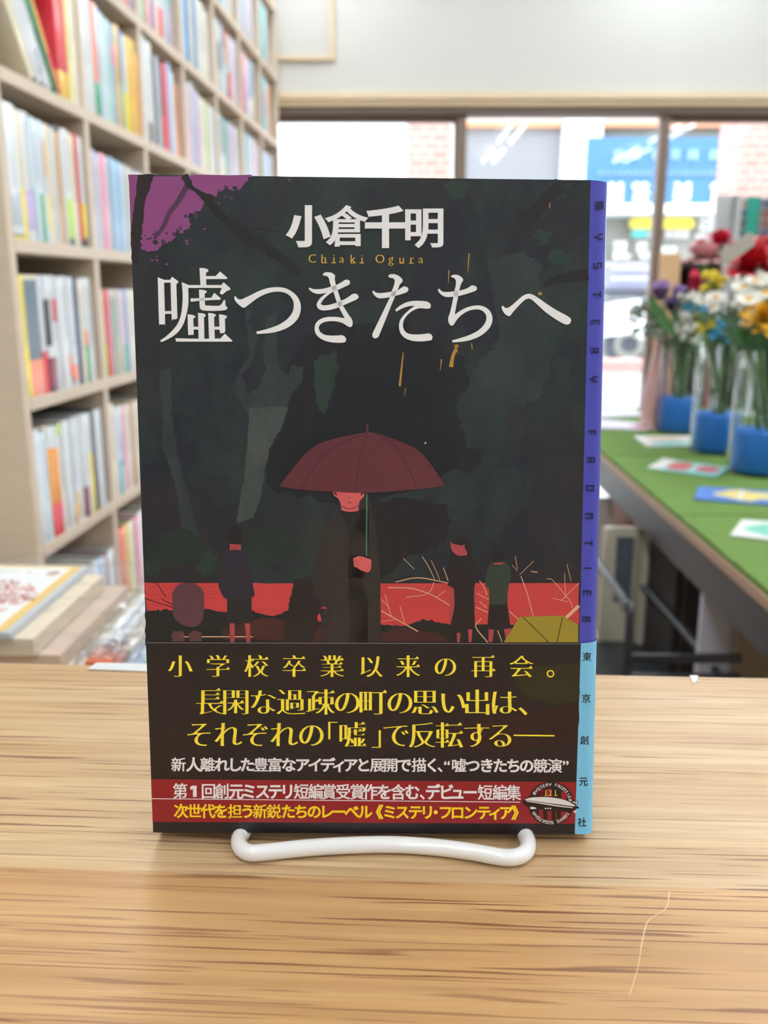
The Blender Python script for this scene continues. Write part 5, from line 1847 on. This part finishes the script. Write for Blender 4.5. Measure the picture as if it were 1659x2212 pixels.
FL = [('tulip', 'purple', (1428, 634), 34, 'a', 'purple tulip farthest left in the far vase', 0, 2), ('tulip', 'purple', (1466, 640), 30, 'a', 'purple tulip right of the leftmost tulip in the far vase', .02, 1), ('tulip', 'dark purple', (1450, 662), 26, 'a', 'dark purple bud low between the two purple tulips', -.02, 2),
      ('tulip', 'crimson', (1506, 616), 40, 'a', 'hot pink tulip standing above the white daisies of the far vase', 0, 1), ('tulip', 'purple', (1520, 630), 26, 'a', 'small lavender tulip against the hot pink tulip', .015, 0),
      ('spray', 'white', (1490, 642), 44, 'a', 'white blossom spray left of the hot pink tulip', -.02, 1), ('daisy', 'white', (1512, 652), 30, 'a', 'white daisy with gold centre below the hot pink tulip', -.04, 1), ('daisy', 'white', (1546, 648), 36, 'b', 'white daisy with gold centre above the middle vase', -.03, 1), ('daisy', 'white', (1536, 668), 28, 'b', 'lower white daisy over the middle vase rim', -.05, 0),
      ('spray', 'blue', (1494, 664), 28, 'a', 'small light blue spray in the far vase', -.04, 1), ('spray', 'blue', (1560, 716), 44, 'b', 'bright blue spray hanging low between vases', -.06, 1), ('spray', 'blue', (1522, 668), 18, 'b', 'tiny blue spray between two white daisies', -.06, 0),
      ('spray', 'yellow', (1542, 604), 44, 'b', 'bright yellow spray beside the hot pink tulip', 0, 1), ('spray', 'yellow', (1516, 706), 28, 'a', 'yellow spray low at the rim of the far vase', -.05, 0), ('spray', 'yellow', (1536, 700), 22, 'b', 'yellow spray low at the rim of the middle vase', -.05, 0), ('spray', 'yellow', (1512, 678), 18, 'a', 'small yellow spray just under the white daisies', -.06, 0),
      ('spray', 'white', (1494, 712), 48, 'a', 'white blossom spray low at the far vase rim', -.04, 2), ('spray', 'white', (1478, 682), 26, 'a', 'small white spray under the purple tulips', -.04, 1), ('spray', 'grey green', (1402, 708), 44, 'a', 'grey green eucalyptus sprig hanging left of the far vase', 0, 1), ('spray', 'grey green', (1374, 672), 40, 'a', 'grey green sprig reaching farthest left before the window', .03, 0), ('spray', 'coral', (1390, 666), 14, 'a', 'tiny coral sprig at the left of the bouquet', .03, 0),
      ('carnation', 'pink', (1524, 550), 66, 'b', 'pale pink carnation high on the left of the bouquet', .08, 1), ('carnation', 'red', (1514, 536), 40, 'b', 'dark red carnation behind the pale pink one', .12, 0), ('carnation', 'crimson', (1556, 518), 48, 'b', 'crimson carnation topmost beside the display board', .12, 0), ('carnation', 'coral', (1648, 535), 56, 'c', 'coral carnation above the big red one', .14, 0), ('carnation', 'red', (1628, 572), 84, 'c', 'big bright red carnation at the right', .06, 1), ('carnation', 'coral', (1592, 538), 36, 'c', 'coral carnation behind the grey tag', .16, 0),
      ('daisy', 'white', (1604, 626), 40, 'c', 'white daisy under the big red carnation', .0, 1), ('daisy', 'white', (1632, 614), 40, 'c', 'white daisy close below the big red carnation at right', .0, 0), ('daisy', 'white', (1652, 640), 46, 'c', 'white daisy at the right frame edge', -.02, 1), ('daisy', 'white', (1616, 652), 44, 'c', 'white daisy left above the golden bloom', -.03, 1), ('spray', 'white', (1592, 606), 36, 'b', 'white spray between yellow spray and red carnation', .02, 1), ('spray', 'white', (1622, 676), 44, 'c', 'white spray left of the golden bloom', -.04, 1), ('spray', 'white', (1600, 642), 36, 'b', 'white spray between the daisies of the middle vase', -.01, 0), ('spray', 'white', (1640, 590), 40, 'c', 'white spray tucked below the coral carnation', .03, 0),
      ('carnation', 'gold', (1652, 684), 60, 'c', 'golden yellow bloom at the right frame edge', -.06, 1), ('spray', 'red', (1598, 656), 14, 'b', 'tiny red berry spray amid the white daisies', -.04, 0), ('spray', 'white', (1650, 612), 50, 'c', 'broad white spray at the right edge beneath the red carnation', .01, 1), ('tulip', 'white', (1576, 668), 24, 'b', 'white bud over the middle vase', -.05, 3), ('tulip', 'white', (1610, 706), 22, 'c', 'white bud low over the right vase', -.05, 4)]
for kd, co, px, sz, vk, lb, yd, lv in FL:
    flower(kd, co, px, sz, vk, lb, yd, 0, lv)
# the broad tulip leaf at the left
vc, vr = vases['a']
p = [at_y(x, y, vc.y - .03) for x, y in ((1400, 640), (1418, 668), (1440, 700), (1462, 730))]
bm = bmesh.new()
rows = []
for j, q in enumerate(catmull(p, 4)):
    t = j / 12
    w = .014 * math.sin(math.pi * (.08 + .84 * t))
    rows.append([bm.verts.new(q + Vector((.7, 0, .7)) * w), bm.verts.new(q + Vector((0, .006, 0))), bm.verts.new(q - Vector((.7, 0, .7)) * w)])
for A, B in zip(rows, rows[1:]):
    for q in range(2):
        bm.faces.new((A[q], A[q + 1], B[q + 1], B[q])).smooth = True
tag(obj('tulip_leaf', bm, LEAF), 'broad green tulip leaf pointing up left out of the far vase', 'leaf')
# grey tag stuck among the flowers
TGY = vases['c'][0].y + .01
q = [at_y(x, y, TGY) for x, y in ((1554, 545), (1618, 501), (1631, 508), (1630, 530), (1590, 558), (1562, 570))]
bm = bmesh.new()
prism(bm, [(v.x, v.z) for v in q], -.0006, .0006, 0, Matrix.Translation((0, TGY, 0)) @ Matrix.Rotation(math.pi / 2, 4, 'X'))
bmesh.ops.recalc_face_normals(bm, faces=bm.faces)
tag(obj('price_tag', bm, mat('grey_tag', (178, 170, 160), .7, .02)), 'plain grey tag slanting among the carnations', 'tag')

# bouquet wrapped in pink paper left of the vases
b0 = on_table(1404, 926)
wr = thing('wrapped_bouquet', 'bouquet in pale pink and cream wrapping left of the far vase', 'bouquet', b0)
bt_ = at_y(1436, 705, b0.y) - b0
PK = clear_mat('pink_tulle', (252, 214, 228), .04, .4, True, .35)
CRM = mat('cream_wrap', (246, 222, 190), .7, .05, 20)
for nm, sc, m, ph in (('inner_wrap', .7, CRM, 0.), ('outer_wrap', 1.0, PK, .6)):
    bm = bmesh.new()
    rings = []
    for j in range(13):
        t = j / 12
        c = Vector((bt_.x * t, bt_.y * t, .002 + bt_.z * t * (1.02 if sc < 1 else .92)))
        rr = (.008 + .022 * (1 - abs(t - .35) * 1.2) if t > .05 else .034) * sc
        rings.append([bm.verts.new(c + Vector((math.cos(a), math.sin(a) * .8, .0)) * rr * (1 + .22 * math.sin(7 * a + ph + 3 * t)) * (1.25 if t < .05 else 1)) for a in [k * 2 * math.pi / 42 for k in range(42)]])
    for A, B in zip(rings, rings[1:]):
        for k in range(42):
            bm.faces.new((A[k], A[(k + 1) % 42], B[(k + 1) % 42], B[k])).smooth = True
    obj(nm, bm, m, wr)

# ------------------------------------------------------------------ behind the flowers
KY = 2.62
PEACH = mat('peach_board', (226, 184, 142), .5, .05, 5)
DKW = mat('dark_cabinet', (62, 48, 46), .6, .1, 8)
a, b = at_y(1426, 548, 3.0), at_y(1470, 548, 3.0)
cab = thing('cabinet', 'open cabinet with peach wooden side panel behind the vases', 'cabinet', (a.x, 3.0, FLOOR_Z), R_(-17))
cz = a.z - FLOOR_Z
wv = b.x - a.x
obj('side_panel', box(0, wv, 0, .4, 0, cz, bev=.002), PEACH, cab)
obj('back_panel', box(wv, 1.0, .38, .4, 0, cz - .03), DKW, cab)
bm = bmesh.new()
for z in (cz - .02, cz - .27, cz - .52, cz - .8):
    bx(bm, wv, 1.0, .02, .38, z - .02, z)
obj('shelf', bm, DKW, cab)
rr = random.Random(5)
cols_ = [('white', (220, 218, 224)), ('dusty_pink', (178, 120, 124)), ('grey', (120, 118, 124)), ('teal', (70, 110, 120)), ('brown', (110, 78, 66))]
for k in range(9):
    nm, rgb = cols_[k % 5]
    x = wv + .03 + k * .075
    t = rr.uniform(.03, .06)
    bm = box(0, t, 0, .2, 0, rr.uniform(.15, .2), bev=.002)
    z = FLOOR_Z + cz - .52 if k % 2 else FLOOR_Z + cz - .8
    o = obj('file_box', bm, mat('file_' + nm, rgb, .6, .05), None, False)
    o.matrix_world = Matrix.Translation((a.x, 3.0, 0)) @ Matrix.Rotation(R_(-17), 4, 'Z') @ Matrix.Translation((x, .06, z + .0005))
    tag(o, '%s file box, %s on the %s shelf of the cabinet behind the vases' % (nm.replace('_', ' '), ORD[k // 2], 'upper' if k % 2 else 'lower'), 'file box', 'file boxes in the cabinet')
# display board with pictures and teal tape, white side sheet and post
p0, p1 = at_y(1590, 424, KY), at_y(1790, 530, KY)
pb = at_y(1590, 556, KY).z
bd = thing('display_board', 'photo collage board with teal tape standing behind the carnations', 'board', (p0.x, KY, TZ + .008))
dz = TZ + .008
obj('panel', box(0, p1.x - p0.x, 0, .012, pb - dz, p0.z - dz, bev=.001), mat('board_white', (226, 226, 230), .5, .02), bd)
bm = bmesh.new()
pal = [(150, 104, 92), (96, 104, 132), (196, 160, 130), (120, 84, 84), (88, 92, 100), (206, 190, 170)]
ms = [mat('photo_%d' % i, c, .5, .25, 60) for i, c in enumerate(pal)]
hh = p0.z - dz
for i in range(7):
    for j in range(5):
        bx(bm, .004 + i * .036, .037 + i * .036, -.0012, -.0002, hh - .006 - (j + 1) * .026, hh - .008 - j * .026, rr.randrange(6))
obj('photos', bm, ms, bd)
t0, t1_ = at_y(1614, 424, KY).x - p0.x, at_y(1642, 424, KY).x - p0.x
obj('teal_tape', box(t0, t1_, -.003, -.0014, hh - .16, hh - .001), mat('teal_tape', (40, 158, 142), .5, .04), bd)
obj('foot', box(.05, .15, -.05, .04, 0, .004), mat('board_white', (226, 226, 230), .5, .02), bd)
obj('leg', box(.09, .105, .012, .022, .004, pb - dz + .05), mat('board_white', (226, 226, 230), .5, .02), bd)
p2, p3 = at_y(1546, 422, KY - .02), at_y(1590, 560, KY - .02)
bm = box(p2.x, p3.x, KY - .03, KY - .02, p3.z, p2.z, bev=.001)
bx(bm, (p2.x + p3.x) / 2 - .004, (p2.x + p3.x) / 2 + .004, KY - .03, KY - .02, TZ + .008, p3.z)
tag(obj('sign_card', bm, mat('grey_white_card', (206, 206, 212), .5, .02)), 'blank pale grey card on a thin stem left of the collage board', 'card')
q0 = at_y(1587, 424, KY - .06)
bm = bmesh.new()
tube(bm, [(q0.x, KY - .06, TZ + .008), (q0.x, KY - .06, q0.z)], .007, 12)
tag(obj('post', bm, mat('lilac_white_post', (212, 208, 228), .4, .02)), 'thin pale lilac post in front of the collage board', 'post')

# ------------------------------------------------------------------ under the table: cart and boxes
BLKM = mat('black_steel_tube', (34, 38, 46), .35, .05, metal=.0, coat=.4)
cz0 = FLOOR_Z
A1, A2 = at_y(1300, 1224, 1.37), at_y(1362, 1312, 1.19)
kx = (A1.x + A2.x) / 2
cart = thing('book_cart', 'black tubular steel book cart under the green table edge', 'cart', (kx, 1.19, cz0), 0)
zt = A2.z - cz0
bm = bmesh.new()
tube(bm, catmull([(0, .5, zt - .03), (0, .42, zt), (0, .1, zt), (0, .03, zt - .012), (0, 0, zt - .05), (0, 0, .06)], 5, False, 170), .0065, 10)
obj('side_frame', bm, BLKM, cart)
bm = bmesh.new()
tube(bm, [(.16, .5, zt - .13), (.16, .1, zt - .13), (.16, -.02, zt - .15)], .0065, 10)
tube(bm, [(.16, .0, zt - .14), (.16, 0, .06)], .0065, 10)
obj('side_frame', bm, BLKM, cart)
bm = bmesh.new()
for z in (zt - .07, zt - .1, .12):
    bx(bm, 0, .16, -.004, .004, z - .012, z)
obj('front_rail', bm, BLKM, cart)
bm = bmesh.new()
bx(bm, 0, .16, .0, .5, .1, .115)
obj('tray', bm, BLKM, cart)
obj('tray', box(0, .16, .0, .5, zt - .26, zt - .25), BLKM, cart)
for x in (.0, .16):
    for y in (.02, .46):
        bm = bmesh.new()
        tube(bm, [(x - .01, y, .03), (x + .01, y, .03)], .03, 12)
        obj('caster', bm, BLKM, cart)


def stand(name, px0, px1, ytop, Y, z0, depth, m, label, cat='book', bev=.001, parts=()):
    a, b = at_y(px0, ytop, Y), at_y(px1, ytop, Y)
    bm = box(a.x, b.x, Y, Y + depth, z0, a.z, bev=bev)
    ms = [m]
    for (u0, u1, v0, v1, mm) in parts:
        if mm not in ms:
            ms.append(mm)
        w, h = b.x - a.x, a.z - z0
        bx(bm, a.x + w * u0, a.x + w * u1, Y - .0006, Y - .0001, z0 + h * v0, z0 + h * v1, ms.index(mm))
    return tag(obj(name, bm, ms), label, cat)


CRV = mat('cream_cover', (226, 222, 204), .5, .05, 10)
CRV2 = mat('khaki_pages', (176, 170, 148), .7, .12, 200, stretch=(30, 1, 1))
SLP = mat('cover_slate_print', (108, 116, 134), .5, .3, 40)
zcart = zt - .25 + cz0 + .001
stand('magazine', 1306, 1376, 1140, 1.68, zcart, .012, CRV, 'cream magazine with slate picture standing in the black cart', 'magazine', .001, [(.4, .95, .35, .92, SLP)])
stand('book', 1380, 1394, 1142, 1.672, zcart, .02, CRV2, 'thin khaki book right of the cream magazine under the table')
stand('book', 1395, 1426, 1146, 1.664, zcart, .02, mat('putty_cover', (198, 192, 178), .6, .05), 'putty coloured book beside the brown cabinet side under the table')
stand('paper_sheet', 1270, 1326, 1076, 2.0, zcart - .1, .01, mat('grey_white_sheet', (204, 200, 200), .6, .03), 'pale grey sheet far under the table next to the book spine', 'paper')
stand('wooden_board', 1426, 1466, 1090, 1.72, FLOOR_Z, .35, mat('red_brown_board', (134, 78, 46), .5, .08, 6), 'red brown wooden board under the table right of the cream books', 'board')
stand('crate', 1467, 1522, 1180, 1.5, FLOOR_Z, .2, mat('black_crate', (30, 26, 28), .6, .1), 'black crate under the table between brown board and white poster', 'crate', .002, [(.35, .42, .3, .95, mat('crate_edge', (92, 70, 48), .5, .1))])
stand('poster_sheet', 1524, 1602, 1238, 1.28, FLOOR_Z + .15, .012, mat('lilac_white_sheet', (198, 198, 214), .6, .03), 'lilac white poster sheet leaning under the near end of the table', 'poster', .001, [(.2, .5, .55, .68, mat('poster_blush', (186, 160, 172), .6, .1))])
stand('cardboard_sheet', 1603, 1720, 1290, 1.26, FLOOR_Z + .15, .02, mat('tan_board', (152, 136, 114), .7, .06), 'tan cardboard sheet at the right frame edge under the table', 'cardboard')
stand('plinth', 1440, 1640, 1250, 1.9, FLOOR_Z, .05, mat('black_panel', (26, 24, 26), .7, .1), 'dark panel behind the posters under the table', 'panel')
# ------------------------------------------------------------------ behind the counter at the left: wrapped board, boxes, clear bags
BZ = -.1
WHC = mat('board_paper', (232, 234, 232), .5, .02, 20)
GOLD = mat('gold_border', (226, 190, 112), .45, .06, 60)
GREYB = mat('silver_grey_edge', (190, 194, 200), .5, .03)
PRT = mat('red_print', (226, 140, 130), .6, .15, 120)
CARDB = mat('cardboard', (190, 158, 118), .7, .08, 20)
CARDL = mat('light_wood_board', (222, 206, 182), .6, .06, 10, stretch=(1, 8, 1))
FILM = clear_mat('clear_film', (254, 254, 255), .05, .1, True, .03)
FILM2 = clear_mat('crinkled_bag', (254, 254, 255), .07, .12, True, .05)
q = [at_z(x, y, BZ) for x, y in ((10, 1362), (178, 1223), (-250, 1219))]
vdir = (q[1] - q[0])                     # right edge of the board, going away
Lr = vdir.length
vd = vdir.normalized()
ud = Vector((-vd.y, vd.x, 0))            # to the left
if ud.x > 0:
    ud = -ud
bo = q[0]
bd_rot = math.atan2(vd.y, vd.x) - math.pi / 2
LB = Lr
# local frame: x to the right, y away, right edge at x = 0
Mb = Matrix.Translation(bo) @ Matrix.Rotation(bd_rot, 4, 'Z')
sb = thing('art_board', 'white board with red stamped rosette and gold border lying behind the counter', 'board', bo, bd_rot)
WB = .36
bm = bmesh.new()
bx(bm, -WB, .006, -.004, LB + .004, -.006, -.0005, 0)
obj('backing', bm, GREYB, sb)
bm = bmesh.new()
bx(bm, -WB, 0, -.0, LB, -.0004, 0, 0)
bx(bm, -WB + .008, -.008, .008, LB - .007, .0001, .0004, 1)
inv_b = Mb.inverted()
rr = random.Random(3)


def dab(x, y, sx, sy):
    c = inv_b @ at_z(x, y, BZ)
    w, h = .0021 * sx, .0024 * sy
    vs = [bm.verts.new((c.x + w * math.cos(a) * rr.uniform(.7, 1.2), c.y + h * math.sin(a) * rr.uniform(.7, 1.2), .0005)) for a in [k * math.pi / 4 for k in range(8)]]
    f = bm.faces.new(vs)
    f.material_index = 2


for k in range(240):
    a = rr.uniform(0, 6.28)
    r_ = math.sqrt(rr.uniform(0, 1))
    dab(22 + 58 * r_ * math.cos(a), 1281 + 27 * r_ * math.sin(a), rr.uniform(.5, 1.0), rr.uniform(.5, 1.0))
for x, y, n in ((33, 1236, 4), (63, 1237, 4), (116, 1239, 16), (0, 1318, 6)):
    for _ in range(n):
        dab(x + rr.uniform(-14, 14) * (n > 4), y + rr.uniform(-4, 4) * (n > 4), rr.uniform(.6, 1.1), rr.uniform(.5, 1))
obj('face', bm, [GOLD, WHC, PRT], sb)
# flat boxes under the board
def flat_box(name, x0, x1, y0, y1, z0, z1, m, label, cat):
    bm = box(x0, x1, y0, y1, z0, z1, bev=.001)
    o = obj(name, bm, m)
    o.matrix_world = Mb
    return tag(o, label, cat)


flat_box('flat_box', -WB, .022, .0, LB - .005, -.022, -.0065, CARDL, 'pale flat box directly under the white stamped board', 'box')
flat_box('flat_box', -WB, .040, .006, LB + .01, -.036, -.0225, mat('pinkish_board', (214, 190, 170), .6, .08, 10), 'pinkish flat box second under the white stamped board', 'box')
flat_box('flat_box', -WB, .056, .008, LB + .03, -.05, -.0365, mat('cream_board', (218, 210, 190), .6, .06, 10), 'wide cream flat box lowest under the white stamped board', 'box')
flat_box('cardboard_box', -WB, .125, -.03, LB + .03, -.2, -.0505, CARDB, 'brown cardboard box holding the flat boxes behind the counter', 'cardboard box')
flat_box('low_table', -WB - .3, .36, -.1, LB + .5, -.26, -.2005, mat('low_table_wood', (206, 184, 152), .5, .05, 8), 'low pale wooden table behind the counter carrying the wrapped board', 'table')


def film(name, quad, nx, ny, amp, m, label, cat, seed, lift=0., freq=5, parent=None):
    """wrinkled clear sheet over four corner points"""
    r = random.Random(seed)
    ph = [(r.uniform(0, 6.28), r.uniform(.6, 1.6), r.uniform(-1, 1), r.uniform(-1, 1)) for _ in range(7)]
    bm = bmesh.new()
    g = []
    for j in range(ny + 1):
        row = []
        for i in range(nx + 1):
            u, v = i / nx, j / ny
            p = quad[0].lerp(quad[1], u).lerp(quad[3].lerp(quad[2], u), v)
            h = sum(math.sin(freq * k[1] * (k[2] * u + k[3] * v) * 6.28 + k[0]) for k in ph) / 7
            h = (1 - abs(h) * 2.4) * amp + r.uniform(-.12, .12) * amp
            row.append(bm.verts.new(p + Vector((0, 0, h + lift * math.sin(math.pi * u) * math.sin(math.pi * v)))))
        g.append(row)
    for j in range(ny):
        for i in range(nx):
            bm.faces.new((g[j][i], g[j][i + 1], g[j + 1][i + 1], g[j + 1][i])).smooth = True
    o = obj(name, bm, m, parent)
    if label:
        tag(o, label, cat)
    return o


L3 = lambda x, y, z: Mb @ Vector((x, y, z))
film('clear_wrap', [L3(-.34, -.012, .005), L3(.055, -.01, -.016), L3(.075, LB + .05, -.012), L3(-.34, LB + .05, .006)], 36, 30, .005, FILM, 'clear plastic wrap over the stamped board and boxes', 'plastic wrap', 4, .004)
film('clear_wrap', [L3(.02, -.034, -.03), L3(.03, -.036, -.10), L3(-.3, -.037, -.10), L3(-.32, -.034, -.03)], 24, 8, .005, FILM2, 'crinkled front flap of plastic under the stamped board', 'plastic wrap', 14, .0)


# clear sleeves and bags lying beside the boxes
WPAP = mat('white_insert', (232, 235, 240), .5, .04, 40)
BPAP = mat('pale_blue_insert', (176, 200, 228), .5, .08, 40)
REDB = mat('red_orange_pack', (224, 112, 78), .4, .1, 40)
GRN = mat('green_insert', (104, 176, 72), .5, .08, 40)
CRP = mat('cream_insert', (234, 218, 190), .5, .06, 40)


def sleeve(x0, x1, y0, y1, z, h, m, label, seed, amp=.004, over=.007):
    b = thing('clear_bag', label, 'plastic bag', Mb @ Vector((x0, y0, z)), bd_rot, 'clear bags behind the counter')
    w, l = x1 - x0, y1 - y0
    obj('contents', box(0, w, 0, l, 0, h, bev=.0008), m, b)
    r = random.Random(seed)
    ph = [(r.uniform(0, 6.28), r.uniform(.5, 1.6), r.uniform(-1, 1), r.uniform(-1, 1)) for _ in range(8)]
    bm = bmesh.new()
    g = []
    n1, n2 = 14, 34
    for j in range(n2 + 1):
        row = []
        for i in range(n1 + 1):
            u, v = i / n1, j / n2
            k = sum(math.sin(4 * p[1] * (p[2] * u + p[3] * v * 2.2) * 6.28 + p[0]) for p in ph) / 8
            edge = max(abs(u - .5), abs(v - .5)) * 2
            dz = (1 - abs(k) * 2.4) * amp + r.uniform(-.1, .1) * amp - (.012 * max(0, edge - .9) * 10 if i in (0, n1) else 0)
            row.append(bm.verts.new((-over + (w + 2 * over) * u, -over + (l + 2 * over) * v, h + .0045 + dz)))
        g.append(row)
    for j in range(n2):
        for i in range(n1):
            bm.faces.new((g[j][i], g[j][i + 1], g[j + 1][i + 1], g[j + 1][i])).smooth = True
    obj('film', bm, FILM2, b)
    return b


sleeve(.0605, .0745, .036, .21, -.05, .024, WPAP, 'clear bag with white insert, directly right of the flat boxes behind the counter', 31)
sleeve(.076, .087, .036, .2, -.05, .02, CRP, 'clear bag with cream insert, between the white and pale blue ones', 32)
sleeve(.0885, .104, .0, .19, -.05, .017, BPAP, 'clear bag with pale blue insert by the book edge', 33)
sleeve(.1055, .118, .01, .2, -.05, .02, GRN, 'clear bag with green insert half hidden by the book', 34)
sleeve(.0600, .0865, .004, .026, -.05, .023, REDB, 'clear bag of red orange packets at the front behind the counter edge', 35, .005)
